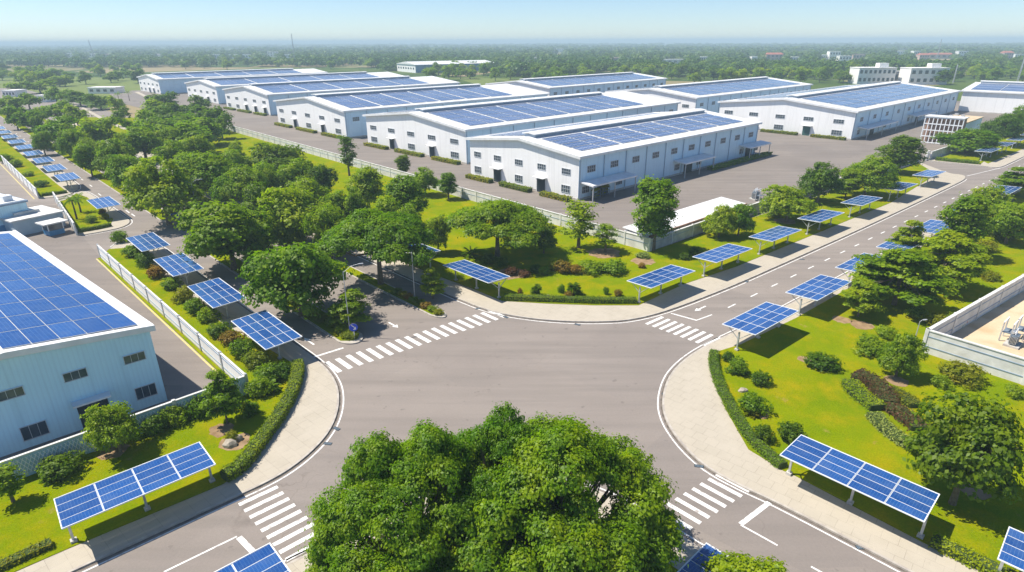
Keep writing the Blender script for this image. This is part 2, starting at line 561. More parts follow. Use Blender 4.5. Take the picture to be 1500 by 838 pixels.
# --- north block (lawn with the long wall)
p0 = G(650, 430)
cN = [p0 + VB * 330, p0 + VB * 60, p0 + VB * 6] + g((690, 447), (730, 460), (780, 468), (830, 472), (880, 472.5), (925, 470), (980, 456), (1060, 425))
pa = G(1100, 408)
cN += [pa, pa + VA * 50, G(1400, 270)]
cNs = chaikin(cN[2:], 2)
cNs = cN[:2] + cNs
tipN = chaikin(g((1400, 270), (1412, 264), (1415, 259), (1407, 256), (1391, 255), (1352, 240)), 2)
wallN = g((950, 370),)[0]
wallNfar = G(330, 190)
wallNe = G(1345, 238)
northblock = cNs + tipN[1:] + [wallNe, wallN, wallNfar, wallNfar + VB * 60]
block('pavement', northblock)
kerbs(cNs + tipN[1:8], -1)
# --- second north block beyond the factory entrance
cN2 = g((1362, 236), (1440, 243.5), (1458, 246), (1467, 245), (1480, 239), (1500, 229.5))
cN2 = chaikin(cN2, 1) + [G(1500, 229.5) + VA * 260]
n2w = G(1362, 234)
block('pavement', cN2 + [n2w + VA * 330 - VB * 6, n2w + VB * 2])
kerbs(cN2, -1)
# --- west block
W0 = G(254, 375)
cW = g((165, 362), (178, 352), (212, 351), (235, 361)) + [W0, W0 - VB * 18, W0 - VB * 36] + g((450, 517), (462, 526), (483, 544), (495, 565), (497.5, 585), (495, 605), (486, 628), (470, 650), (440, 678), (400, 704), (330, 736), (260, 768), (108, 838))
cWs = chaikin(cW, 2) + [G(108, 838) - azv(48.3) * 90]
Lw0, Lw1, Lw2 = G(148, 378), G(365, 578), G(0, 715)
Lw3 = Lw2 - azv(46.8) * 50
block('pavement', cWs + [Lw3, Lw2, Lw1, Lw0])
kerbs(cWs, 1)
# --- small block with the palm and one canopy, and the block of the far canopy row
def onW(t):
    return W0 + VB * t
cP = g((113, 346), (150, 340), (178, 334), (190, 328), (190, 322)) + [G(176, 313), G(140, 289), G(128, 282)] + g((118, 280), (98, 290))
cPs = chaikin(cP, 1)
block('pavement', cPs + [G(82, 298)])
kerbs(cPs, -1)
lineW = G(140, 289)
cQ = g((57, 291), (88, 289), (103, 285), (115, 277)) + [G(115, 272), lineW + VB * 60, lineW + VB * 330]
block('pavement', cQ + [G(0, 234) + VB * 220, G(0, 234), G(57, 291)][0:3])
kerbs(cQ[1:], -1)
# --- east block
E0 = G(1080, 487)
cE = [E0 + VA * 330, E0 + VA * 60, E0 + VA * 6] + g((1060, 494), (1035, 506), (1010, 521), (988, 540), (975, 560), (968.5, 590), (974, 616), (990, 642), (1012, 667), (1040, 690), (1085, 714), (1139, 738), (1330, 838))
cEs = cE[:2] + chaikin(cE[2:], 2) + [G(1330, 838) - azv(-43.6) * 60]
block('pavement', cEs + [Vector((120, -30, 0)), Vector((420, 60, 0)), Vector((560, 240, 0))])
kerbs(cEs, -1)
# --- south block with the big tree
sA, sB = azv(48.3), azv(-44)
cS = [G(430, 822) - sA * 60, G(430, 822)] + g((560, 760), (640, 722), (740, 700), (840, 705), (920, 738), (1008, 792)) + [G(1008, 792) - sB * 60]
cSs = [cS[0]] + chaikin(cS[1:-1], 2) + [cS[-1]]
block('pavement', cSs)
kerbs(cSs, 1)
# --- traffic islands
def island(tip_l, length, width, rot=AZB, gap0=0):
    d = azv(rot); r = Vector((d.y, -d.x, 0))
    a = tip_l + d * gap0; 
    pts = [a + d * (length), a + d * 1.5, a + d * 0.2 + r * width * 0.15, a - d * 0.5 + r * width * 0.5, a + d * 0.2 + r * width * 0.85, a + d * 1.5 + r * width, a + d * length + r * width]
    s = [pts[0]] + chaikin(pts[1:-1], 2) + [pts[-1]]
    m = MB(); m.prism([p.xy for p in s], 0, KERB + 0.02, M_KERB, M_KERB)
    tag(m.obj('traffic_island'), kind='structure')
    inner = offset(s, -0.0)
    cx = [a + d * (length - .3) + r * .3, a + d * 1.6 + r * .3, a + d * .2 + r * width * .5, a + d * 1.6 + r * (width - .3), a + d * (length - .3) + r * (width - .3)]
    cc = [cx[0]] + chaikin(cx[1:-1], 2) + [cx[-1]]
    m = MB(); m.prism([p.xy for p in cc], KERB, KERB + 0.06, M_LAWN, M_LAWN)
    tag(m.obj('lawn'), kind='structure')
    strip('edge_line', s, 0.30, 0.42, 0.008, M_PAINT)
    return a, d, r
I1 = G(505, 508)
len1 = (G(290, 363) - I1).length
i1 = island(I1, len1, 3.4)
i1b = island(G(238, 326), 300, 3.4)
I2 = G(640, 468)
i2 = island(I2, 46, 2.3)
i2b = island(I2 + azv(AZB) * 60, 300, 2.3)

# --- lawns
def lawn(pts, z=KERB + 0.05, material=None, name='lawn'):
    m = MB(); m.prism([Vector(p).xy for p in pts], KERB - 0.01, z, material or M_LAWN, material or M_LAWN)
    return tag(m.obj(name), kind='structure')
wi = 0.5
innerN = offset(cNs[:2] + [p0 + VB * 8], 3.6)
lawn([p for p in innerN] + g((700, 427), (735, 442), (800, 446), (870, 448.5), (935, 448.5), (1000, 418)) +
     [offset([pa, pa + VA * 10], 4.4)[0] + VA * 3, offset([pa, pa + VA * 70], 4.4)[1], G(1372, 256), G(1345, 240), wallN, wallNfar, wallNfar + VB * 60])
lawn([n2w - VB * 1.2 + VA * 2] + g((1436, 241.5)) + [G(1441, 237)] + [offset([G(1467, 245), G(1467, 245) + VA * 300], 4.2)[0] + VA * 3, offset([G(1467, 245), G(1467, 245) + VA * 300], 4.2)[1], n2w + VA * 325 - VB * 6])
lawn(g((160, 366), (205, 363)) + [offset([W0, W0 - VB * 40], -4.2)[0], offset([W0, W0 - VB * 36], -4.2)[1]] + g((410, 522), (436, 538), (438, 552), (428, 585), (395, 640), (352, 695), (325, 712)) +
     [G(100, 806), G(100, 806) - azv(48.3) * 90, Lw3, Lw2, Lw1, Lw0])
lawn(g((118, 342), (160, 334), (166, 322), (150, 308), (128, 290), (112, 284), (100, 292), (85, 298)))
lawn([G(60, 289.5), G(100, 283)] + [offset([lineW + VB * 20, lineW + VB * 320], 4.2)[0] + VB * 3, offset([lineW + VB * 20, lineW + VB * 320], 4.2)[1], G(0, 234) + VB * 210, G(0, 234)])
eIn = offset([E0 + VA * 330, E0 + VA * 10], 3.0)
lawn(eIn + g((1085, 506), (1046, 518), (1041, 535), (1044, 555), (1062, 600), (1096, 660), (1148, 692)) + [G(1155, 694), G(1352, 797), G(1352, 797) - azv(-43.6) * 55,
     Vector((118, -26, 0)), Vector((410, 60, 0)), Vector((540, 230, 0))])
lawn([offset(cS[:2], -3.5)[0], offset(cS[:2], -3.5)[1]] + g((600, 785), (680, 755), (760, 745), (850, 755), (930, 790), (985, 832)) + [offset(cS[-2:], -3.5)[1]])

# --- factory yards (asphalt beyond the walls)
yard = [wallNe, wallN, wallNfar, wallNfar + VB * 190] + [Vector((x, y, 0)) for x, y in ((-325, 505), (-170, 590), (125, 474), (250, 398), (345, 385))] + [n2w + VA * 320 - VB * 6, n2w - VB * .5]
m = MB(); m.face([(p.x, p.y, 0.012) for p in yard], M_YARD); tag(m.obj('factory_yard'), kind='structure')
m = MB(); m.face([(p.x, p.y, 0.012) for p in [Lw0 + VB * 1, Lw1, Lw2, Lw3, Lw3 - VA * 90 + VB * 60, G(0, 300) - VA * 120, G(60, 300), G(82, 300)]], M_YARD)
tag(m.obj('factory_yard'), kind='structure')
# concrete yard behind the east wall
Rw0, Rw1, Rw2 = G(1350, 517), G(1500, 426), G(1500, 566)
RwA = (Rw1 - Rw0).normalized(); RwB = (Rw2 - Rw0).normalized()
m = MB(); m.prism([p.xy for p in [Rw0, Rw0 + RwA * 160, Rw0 + RwA * 160 + RwB * 90, Rw0 + RwB * 60]], 0, KERB + 0.12, M_SAND, M_SAND)
tag(m.obj('concrete_yard'), kind='structure')
# paths in the park
def path(pts, wd, material=M_PAVE):
    s = chaikin(pts, 2)
    a, b_ = offset(s, wd / 2), offset(s, -wd / 2)
    m = MB()
    for i in range(len(s) - 1):
        m.face([(p.x, p.y, KERB + 0.062) for p in (b_[i], b_[i + 1], a[i + 1], a[i])], material)
    tag(m.obj('path'), kind='structure')
path(g((120, 190), (180, 205), (200, 226), (290, 232), (345, 250), (400, 270), (420, 290)), 2.4)
path(g((90, 160), (110, 152), (150, 175), (185, 190)), 2.2)
path(g((200, 135), (230, 150), (245, 158)), 3.0)

# --- road markings
def quad_mark(m, c, d, L, wd, z=0.008):
    d = Vector(d).normalized(); r = Vector((d.y, -d.x, 0)) * wd / 2
    a = c - d * L / 2; e = c + d * L / 2
    m.face([(p.x, p.y, z) for p in (a + r, e + r, e - r, a - r)], M_PAINT)

def crosswalk(p, q_, n, sdir, L, wd):
    m = MB()
    for i in range(n):
        c = p.lerp(q_, i / (n - 1))
        quad_mark(m, c, sdir, L, wd)
    tag(m.obj('crosswalk'), kind='structure')
crosswalk(G(488, 537.5), G(728, 459.5), 19, VB, 3.3, 0.62)
crosswalk(G(959, 469.5), G(1043, 500), 9, VA, 3.6, 0.5)
crosswalk(G(379, 726), G(470, 826), 11, sA, 3.3, 0.42)
crosswalk(G(1073, 707), G(975, 768), 9, sB, 3.1, 0.42)
m = MB()
def line_mark(pts, wd, z=0.0085):
    for a, e in zip(pts[:-1], pts[1:]):
        quad_mark(m, (a + e) / 2, e - a, (e - a).length + wd * 0.0, wd, z)
line_mark(g((460, 523), (503, 509.5)), 0.35)
line_mark(g((350, 787), (374, 812)), 0.45)
line_mark(g((347, 786), (240, 838)), 0.16, 0.0095)
line_mark(g((1127, 736), (1085, 768)), 0.42)
line_mark(g((1085, 769), (1139, 799)), 0.16, 0.0095)
line_mark(g((1188, 830), (1215, 845)), 0.16)
line_mark(g((983, 459), (1021, 469.5)), 0.28)
line_mark(g((1021, 469), (1043, 461)), 0.2, 0.0095)
line_mark([G(1416, 258) , G(1466, 246)], 0.2)
dk0 = G(1072, 448); dk1 = G(1105, 432.4)
per = (dk1 - dk0).length; dd = azv(50.1)
for k in range(0, 46):
    quad_mark(m, dk0 + dd * per * k, dd, 2.0, 0.22)
# arrows
def arrow(c, d, L=2.4):
    d = Vector(d).normalized(); r = Vector((d.y, -d.x, 0))
    quad_mark(m, c - d * L * 0.2, d, L * 0.7, 0.25)
    t = c + d * L * 0.15
    m.face([(p.x, p.y, 0.0095) for p in (t + r * .45, t - r * .45, t + d * L * .45)], M_PAINT)
arrow(G(453, 500), VB)
arrow(G(1026, 452), -VA); arrow(G(576, 476), VB * -1, 2)
for k in range(1, 16):
    quad_mark(m, G(576, 474) + VB * (9 * k), VB, 2.2, 0.16)
for x, y in ((187, 310), (195, 315), (133, 272), (146, 285), (153, 291)):
    quad_mark(m, G(x, y), VB, 3.0, 0.25)
for k in range(1, 14):
    quad_mark(m, G(133, 272) + VB * (11 * k), VB, 2.6, 0.22)
tag(m.obj('lane_markings'), kind='structure')

# ================================================================ SOLAR CARPORTS
def make_canopy(post_x=(-5.0, 0.1, 5.2), tilt=0.05):
    root = empty('solar_carport')
    ZP = 3.0
    L, W = 10.6, 4.4
    def zt(y):
        return ZP - y * tilt
    for px in post_x:
        m = MB()
        m.box(px - 0.09, px + 0.09, -0.09, 0.09, 0.0, ZP - 0.5, M_METAL)
        m.box(px - 0.22, px + 0.22, -0.22, 0.22, 0.0, 0.25, M_CONC)
        m.obj('post', root)
        m = MB()
        for s in (-1, 1):
            m.bar((px, 0, 1.55), (px, s * 1.55, zt(s * 1.55) - 0.16), 0.08, 0.08, M_METAL)
        m.bar((px, -2.0, zt(-2.0) - 0.14), (px, 2.0, zt(2.0) - 0.14), 0.09, 0.12, M_METAL)
        m.obj('brace', root)
    m = MB()
    for y in (-1.65, -0.55, 0.55, 1.65):
        m.bar((-L / 2, y, zt(y) - 0.075), (L / 2, y, zt(y) - 0.075), 0.06, 0.06, M_METAL)
    m.obj('purlins', root)
    # frame round the whole roof
    m = MB()
    for y in (-W / 2 - 0.03, W / 2 + 0.03):
        m.bar((-L / 2 - 0.06, y, zt(y)), (L / 2 + 0.06, y, zt(y)), 0.06, 0.10, M_ALU)
    for x in (-L / 2 - 0.03, L / 2 + 0.03):
        m.bar((x, -W / 2, zt(-W / 2)), (x, W / 2, zt(W / 2)), 0.06, 0.10, M_ALU)
    for x in (-L / 4 - .03, 0.0, L / 4 + .03):
        m.bar((x, -W / 2, zt(-W / 2) - .03), (x, W / 2, zt(W / 2) - .03), 0.16, 0.04, M_METAL)
    m.obj('edge_frame', root)
    gx = [-L / 2, -L / 4 - .03, 0, L / 4 + .03, L / 2]
    for i in range(4):
        x0 = gx[i] + (0.035 if i else 0.0); x1 = gx[i + 1] - (0.035 if i < 3 else 0.0)
        for j in range(4):
            y0 = -W / 2 + j * W / 4 + 0.012; y1 = -W / 2 + (j + 1) * W / 4 - 0.012
            m = MB()
            # frame body
            m.hexa([(x0, y0, zt(y0) - 0.03), (x1, y0, zt(y0) - 0.03), (x1, y1, zt(y1) - 0.03), (x0, y1, zt(y1) - 0.03)],
                   [(x0, y0, zt(y0) + 0.01), (x1, y0, zt(y0) + 0.01), (x1, y1, zt(y1) + 0.01), (x0, y1, zt(y1) + 0.01)], M_ALU)
            e = 0.022
            a0, a1, b0, b1 = x0 + e, x1 - e, y0 + e, y1 - e
            m.face([(a0, b0, zt(b0) + 0.016), (a1, b0, zt(b0) + 0.016), (a1, b1, zt(b1) + 0.016), (a0, b1, zt(b1) + 0.016)], M_PVNEAR,
                   [(0, 0), (12, 0), (12, 6), (0, 6)])
            m.obj('solar_panel', root)
    return root

can3 = make_canopy()
can2 = make_canopy((-3.1, 3.1), 0.03)
used = {3: False, 2: False}
def canopy(kind, x, y, az_, label, group):
    src = can3 if kind == 3 else can2
    o = src if not used[kind] else copy_tree(src)
    used[kind] = True
    o.location = (x, y, KERB)
    d = azv(az_)
    o.rotation_euler = (0, 0, math.atan2(d.y, d.x))
    tag(o, label, 'solar carport', group)
    return o
ordn = ['first', 'second', 'third', 'fourth', 'fifth', 'sixth', 'seventh', 'eighth', 'ninth', 'tenth', 'eleventh', 'twelfth', 'thirteenth', 'fourteenth', 'fifteenth', 'sixteenth', 'seventeenth']
# row in front of the long wall, upper right road
pos = [(22.6, 84.1), (35.3, 94.6), (48.5, 105.3), (62.6, 117.2), (77.5, 129.5), (94.1, 143.3), (110.9, 158.0)]
for i, (x, y) in enumerate(pos):
    canopy(3, x, y, 50.5, 'solar carport on the walled lawn side of the upper right road, %s from the junction' % ordn[i], 'solar carports along the upper right road')
for i, k in enumerate((0, 18, 36, 54, 72)):
    p = Vector((153, 194, 0)) + VA * k
    canopy(3, p.x, p.y, 50.5, 'blue solar carport beyond the factory entrance, %s past the clipped hedge' % ordn[i], 'solar carports along the upper right road')
for i in range(9):
    p = Vector((31.9, 69.3, 0)) + azv(50.4) * (15.6 * i + (0.3 if i else 0))
    canopy(3, p.x, p.y, 50.4, 'solar carport beside the right lawn and its trees, %s from the junction' % ordn[i], 'solar carports beside the right lawn')
for i in range(4):
    p = Vector((-30.6, 66.7, 0)) + azv(-44.3) * (16.45 * i)
    canopy(2, p.x, p.y, -43.5, 'solar carport between white slat fence and left road, %s from the junction' % ordn[i], 'solar carports beside the slat fence')
canopy(2, -91.0, 130.6, -43.5, 'pale solar carport beside the palm tree on the small corner lawn', 'solar carports along the far left road')
for i in range(15):
    p = Vector((-118.3, 158.5, 0)) + azv(-44.4) * (17.4 * i)
    canopy(2, p.x, p.y, -43.5, 'pale solar carport on the far left road, %s past the side entrance' % ordn[i], 'solar carports along the far left road')
canopy(3, -5.6, 86.6, 135.5, 'greyish blue solar carport at the corner lawn, left end of the clipped hedge', 'solar carports in front of the corner lawn')
for i in range(5):
    p = Vector((-5.6, 86.6, 0)) + azv(-44.2) * (17.0 * (i + 1))
    canopy(3, p.x, p.y, 135.5, 'solar carport half hidden by trees on the park edge, %s behind the corner carport' % ordn[i], 'solar carports in front of the corner lawn')
canopy(3, 28.1, 39.4, 136.3, 'long deep blue solar carport in front of the right lawn, lower right corner', 'solar carports in the foreground')
_c = (G(1450, 815, 3) + G(1487, 779, 3)) / 2 + azv(136.3) * 5.35
canopy(3, _c.x, _c.y, 136.3, 'deep blue solar carport cut by the lower right picture corner', 'solar carports in the foreground')
canopy(3, -30.4, 38.9, 48.0, 'long deep blue solar carport on the lower left pavement casting a hard shadow', 'solar carports in the foreground')
b1 = G(395, 797, 3); b2 = G(1035, 797, 3)
nl = azv(48); nn = Vector((nl.y, -nl.x, 0))
c1_ = b1 - nl * 5.3 + nn * 2.2
canopy(3, c1_.x, c1_.y, 48.0, 'deep blue solar carport at the bottom edge left of the big tree', 'solar carports in the foreground')
nl = azv(136); nn = Vector((nl.y, -nl.x, 0))
c2_ = b2 + nl * 5.3 + nn * 2.2
canopy(3, c2_.x, c2_.y, 136.0, 'deep blue solar carport at the bottom edge right of the big tree', 'solar carports in the foreground')

# ================================================================ WAREHOUSES
def window_part(root, c, ux, nrm, wd, ht, bars=4, thin=False):
    """window frame (part) and pane (sub-part); c centre, ux along the wall, nrm outwards"""
    ux, nrm = Vector(ux), Vector(nrm); c = Vector(c); up = Vector((0, 0, 1))
    m = MB()
    t = 0.05 if thin else 0.08
    o = nrm * 0.05
    for s in (-1, 1):
        m.bar(c + ux * s * wd / 2 - up * ht / 2 + o, c + ux * s * wd / 2 + up * ht / 2 + o, t, 0.12, M_FRAME, nrm)
        m.bar(c - ux * (wd / 2 + .04) + up * s * (ht / 2 + .04) + o, c + ux * (wd / 2 + .04) + up * s * (ht / 2 + .04) + o, 0.14, t, M_FRAME, up)
    for k in range(1, bars):
        x = -wd / 2 + wd * k / bars
        m.bar(c + ux * x - up * ht / 2 + o, c + ux * x + up * ht / 2 + o, 0.035 if thin else 0.07, 0.08, M_FRAME, nrm)
    if not thin: m.bar(c - ux * wd / 2 + o, c + ux * wd / 2 + o, 0.08, 0.05, M_FRAME, up)
    f = m.obj('window', root)
    m = MB()
    a = c + nrm * 0.03
    m.face([a - ux * wd / 2 - up * ht / 2, a + ux * wd / 2 - up * ht / 2, a + ux * wd / 2 + up * ht / 2, a - ux * wd / 2 + up * ht / 2], M_GLASS)
    m.obj('pane', f)

def warehouse(name_label, R, L, W, az_=46.8, E=10.6, near=2, awn=(), bays=11, pv=(4, 12), pvx=(4.5, 3.0), doors_side=(), rise=0.105, leftpv=True, vent=(6, 6), low='wdwdw', gable=True):
    ax = azv(az_)
    rz = math.atan2(ax.y, ax.x)
    root = empty('warehouse', (R[0], R[1], 0), rz, name_label, 'warehouse', 'white warehouses with solar roofs')
    H = E + W / 2 * rise
    def zr(y):
        return E + (y if y < W / 2 else W - y) * rise
    m = MB()
    # walls: one closed shell, uv in metres
    def wq(a, b_, zb, za, z0=0.0):
        Lh = (Vector(b_) - Vector(a)).length
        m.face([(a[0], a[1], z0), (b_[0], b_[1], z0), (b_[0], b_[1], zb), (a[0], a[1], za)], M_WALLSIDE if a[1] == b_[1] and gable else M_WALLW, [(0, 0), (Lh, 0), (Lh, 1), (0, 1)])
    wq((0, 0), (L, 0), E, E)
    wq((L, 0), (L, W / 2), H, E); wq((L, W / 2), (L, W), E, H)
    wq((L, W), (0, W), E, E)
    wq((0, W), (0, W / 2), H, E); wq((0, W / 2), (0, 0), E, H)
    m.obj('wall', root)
    # plinth and vertical downpipes on the shaded long wall
    m = MB()
    m.box(-0.06, L + 0.06, -0.06, W + 0.06, 0, 0.5, M_CONC)
    m.obj('plinth', root)
    # roof slabs
    ov = 0.7
    m = MB()
    for y0, y1 in ((-ov, W / 2), (W / 2, W + ov)):
        z0, z1 = (E - ov * rise, H) if y0 < 0 else (H, E - ov * rise)
        a = [(-ov, y0, z0 + 0.05), (L + ov, y0, z0 + 0.05), (L + ov, y1, z1 + 0.05), (-ov, y1, z1 + 0.05)]
        m.hexa(a, [(p[0], p[1], p[2] + 0.15) for p in a], M_ROOF)
    roof = m.obj('roof', root)
    m = MB()
    m.box(-ov, L + ov, -ov - 0.25, -ov - 0.01, E - 0.35, E + 0.25, M_TRIM)
    m.box(-ov, L + ov, W + ov + 0.01, W + ov + 0.25, E - 0.35, E + 0.25, M_TRIM)
    m.obj('gutter', roof)
    m = MB()
    for x0, x1 in ((-ov - 0.12, -ov + 0.4),):
        for y0, y1 in ((-ov - 0.2, W / 2), (W / 2, W + ov + 0.2)):
            z0, z1 = (E - ov * rise, H) if y0 < 0 else (H, E - ov * rise)
            m.hexa([(x0, y0, z0 - 0.35), (x1, y0, z0 - 0.35), (x1, y1, z1 - 0.35), (x0, y1, z1 - 0.35)],
                   [(x0, y0, z0 + 0.32), (x1, y0, z0 + 0.32), (x1, y1, z1 + 0.32), (x0, y1, z1 + 0.32)], M_TRIM)
    m.obj('verge', roof)
    m = MB()
    for x0, x1 in ((L + ov - 0.4, L + ov + 0.12),):
        for y0, y1 in ((-ov - 0.2, W / 2), (W / 2, W + ov + 0.2)):
            z0, z1 = (E - ov * rise, H) if y0 < 0 else (H, E - ov * rise)
            m.hexa([(x0, y0, z0 - 0.35), (x1, y0, z0 - 0.35), (x1, y1, z1 - 0.35), (x0, y1, z1 - 0.35)],
                   [(x0, y0, z0 + 0.32), (x1, y0, z0 + 0.32), (x1, y1, z1 + 0.32), (x0, y1, z1 + 0.32)], M_TRIM)
    m.obj('verge', roof)
    m = MB()
    v0, v1 = vent
    m.box(v0, L - v1, W / 2 - 1.9, W / 2 + 1.9, H - 0.1, H + 0.75, M_DARKTRIM)
    m.hexa([(v0 - .4, W / 2 - 2.4, H + 0.76), (L - v1 + .4, W / 2 - 2.4, H + 0.76), (L - v1 + .4, W / 2, H + 1.0), (v0 - .4, W / 2, H + 1.0)],
           [(v0 - .4, W / 2 - 2.4, H + 0.98), (L - v1 + .4, W / 2 - 2.4, H + 0.98), (L - v1 + .4, W / 2, H + 1.22), (v0 - .4, W / 2, H + 1.22)], M_ROOF)
    m.hexa([(v0 - .4, W / 2, H + 1.0), (L - v1 + .4, W / 2, H + 1.0), (L - v1 + .4, W / 2 + 2.4, H + 0.76), (v0 - .4, W / 2 + 2.4, H + 0.76)],
           [(v0 - .4, W / 2, H + 1.22), (L - v1 + .4, W / 2, H + 1.22), (L - v1 + .4, W / 2 + 2.4, H + 0.98), (v0 - .4, W / 2 + 2.4, H + 0.98)], M_ROOF)
    m.obj('ridge_vent', roof)
    if near:
        for k in range(bays + 1):
            x = 0.35 + (L - 0.7) * k / bays
            m = MB(); m.box(x - 0.10, x + 0.10, -0.24, -0.062, 0, E - 0.36, M_PIPE); m.obj('downpipe', root)
    # solar arrays on the slope that faces the road
    rows, cols = pv
    y0, y1 = pvx[1], W / 2 - 3.4
    for side in ((0, 1) if leftpv else (0,)):
        for r in range(rows):
            for c in range(cols):
                xa = v0 + 0.5 + (L - v0 - v1 - 1.5) * c / cols; xb = v0 + 0.5 + (L - v0 - v1 - 1.5) * (c + 1) / cols - (1.1 if c % 2 else 0.35)
                ya = y0 + (y1 - y0) * r / rows; yb = y0 + (y1 - y0) * (r + 1) / rows - 0.45
                if side:
                    ya, yb = W - yb, W - ya
                m = MB()
                za, zb = zr(ya) + 0.32, zr(yb) + 0.32
                m.hexa([(xa, ya, za), (xb, ya, za), (xb, yb, zb), (xa, yb, zb)], [(xa, ya, za + .05), (xb, ya, za + .05), (xb, yb, zb + .05), (xa, yb, zb + .05)], M_ALU)
                nu = max(2, round((xb - xa) / 1.1)); nv = max(1, round((yb - ya) / 2.0))
                m.face([(xa, ya, za + .056), (xb, ya, za + .056), (xb, yb, zb + .056), (xa, yb, zb + .056)], M_PVROOF, [(0, 0), (nu, 0), (nu, nv), (0, nv)])
                m.obj('solar_panel', roof)
    # gable wall openings (faces -x): upper windows, lower windows and doors
    if gable:
        ux, nrm = (0, -1, 0), (-1, 0, 0)
        for k in range(5):
            y = W * (0.10 + 0.205 * k)
            window_part(root, (0, y, E * 0.62), ux, nrm, W * 0.068, 1.35, 4)
            if low[k] == 'w':
                window_part(root, (0, y, 2.3), ux, nrm, W * 0.068, 1.7, 4)
            elif low[k] in 'dg':
                m = MB()
                m.box(-0.10, -0.02, y - 1.5, y + 1.5, 0.0, 3.6, M_DOOR if low[k] == 'd' else M_DOORG)
                m.box(-0.16, -0.101, y - 1.7, y - 1.5, 0, 3.7, M_TRIM); m.box(-0.16, -0.101, y + 1.5, y + 1.7, 0, 3.7, M_TRIM)
                d = m.obj('door', root)
                m = MB(); m.box(-1.5, -0.07, y - 2.0, y + 2.0, 3.85, 4.05, M_TRIM); m.obj('door_hood', d)
    # long wall: a strip window in every bay
    if near:
        for k in range(bays):
            x = L * (k + 0.5) / bays
            window_part(root, (x, 0, E * 0.68), (1, 0, 0), (0, -1, 0), 3.0, 1.5, 4)
        for (f0, f1) in awn:
            m = MB()
            x0, x1 = L * f0, L * f1
            m.hexa([(x0, -4.2, 3.9), (x1, -4.2, 3.9), (x1, -0.31, 4.3), (x0, -0.31, 4.3)], [(x0, -4.2, 4.25), (x1, -4.2, 4.25), (x1, -0.31, 4.65), (x0, -0.31, 4.65)], M_TRIM)
            m.obj('awning', root)
            for x in (x0 + 0.4, (x0 + x1) / 2, x1 - 0.4):
                m = MB(); m.box(x - .1, x + .1, -4.0, -3.8, 0, 3.9, M_METAL); m.obj('awning_post', root)
            m = MB()
            m.box((x0 + x1) / 2 - 2.2, (x0 + x1) / 2 + 2.2, -0.12, -0.07, 0, 3.6, M_DOOR)
            m.obj('door', root)
            for xx in (x0 + 2.2, x1 - 2.2):
                window_part(root, (xx, 0, 2.4), (1, 0, 0), (0, -1, 0), 2.6, 1.6, 4)
    return root

def wloc(px, z=10.6):
    return G(px[0], px[1], z)
WH = [
    ('nearest white warehouse facing the yard with three awnings on its long side', (849, 230), (688, 203), (1112, 180), dict(awn=((.005, .20), (.45, .63), (.87, 1.03)), bays=10, pv=(4, 10), vent=(3.5, 3))),
    ('second white warehouse from the yard, right behind the nearest one', (682, 190.5), (534.5, 169), (989, 150), dict(bays=12, pv=(4, 12), vent=(4, 20))),
    ('third white warehouse in the row, behind the slender trees', (504, 163), (398.7, 148), (802, 137.5), dict(bays=12, pv=(4, 12), vent=(4, 20))),
    ('fourth white warehouse in the row with three dark doors in its gable', (392, 139), (337, 130.5), (667.4, 121), dict(near=1, bays=12, pv=(3, 10), vent=(4, 20), low='dddww')),
    ('fifth white warehouse, second from the far left end of the row', (316, 127), (265.4, 122), (559, 111), dict(near=0, pv=(3, 10), vent=(4, 20))),
    ('farthest left white warehouse at the end of the row', (231.4, 116.6), (202.7, 113), (471, 106), dict(near=0, pv=(3, 10), vent=(4, 20), low='wddww')),
    ('white warehouse right of the yard with two awnings and a green gate', (1254.6, 163.8), (1060.5, 148.7), (1409.5, 133.7), dict(awn=((.03, .27), (.45, .66)), bays=10, pv=(4, 10), vent=(7, 6), low='wgwdw')),
    ('white warehouse in the back row showing a long wall, behind the second one', (805, 129), None, (971.5, 115), dict(near=1, bays=12, pv=(3, 10), vent=(5, 5))),
    ('white warehouse in the back row behind the nearest one, left of the green gate', (1020, 143.5), None, (1190, 124), dict(near=1, bays=12, pv=(3, 10), vent=(7, 6))),
]
WINFO = []
for lab, r, l, f, kw in WH:
    Rp, Fp = wloc(r), wloc(f)
    Ln = (Fp - Rp).length
    Wd = (wloc(l) - Rp).length if l else 54.0
    a_ = math.degrees(math.atan2((Fp - Rp).x, (Fp - Rp).y))
    a_ = 0.6 * a_ + 0.4 * 46.8 if a_ > 44 else 45.0
    warehouse(lab, Rp, Ln, Wd, a_, **kw)
    WINFO.append((Rp, Ln, Wd, a_))
# the long one at the right edge stands across the others
Rp = Vector((241.1, 334.2, 0)) 
warehouse('cream white warehouse at the right edge, long wall turned to the viewer', Rp, 120, 56, 137.0, E=10.6, near=0, pv=(3, 9), vent=(2, 2), leftpv=False, gable=False)

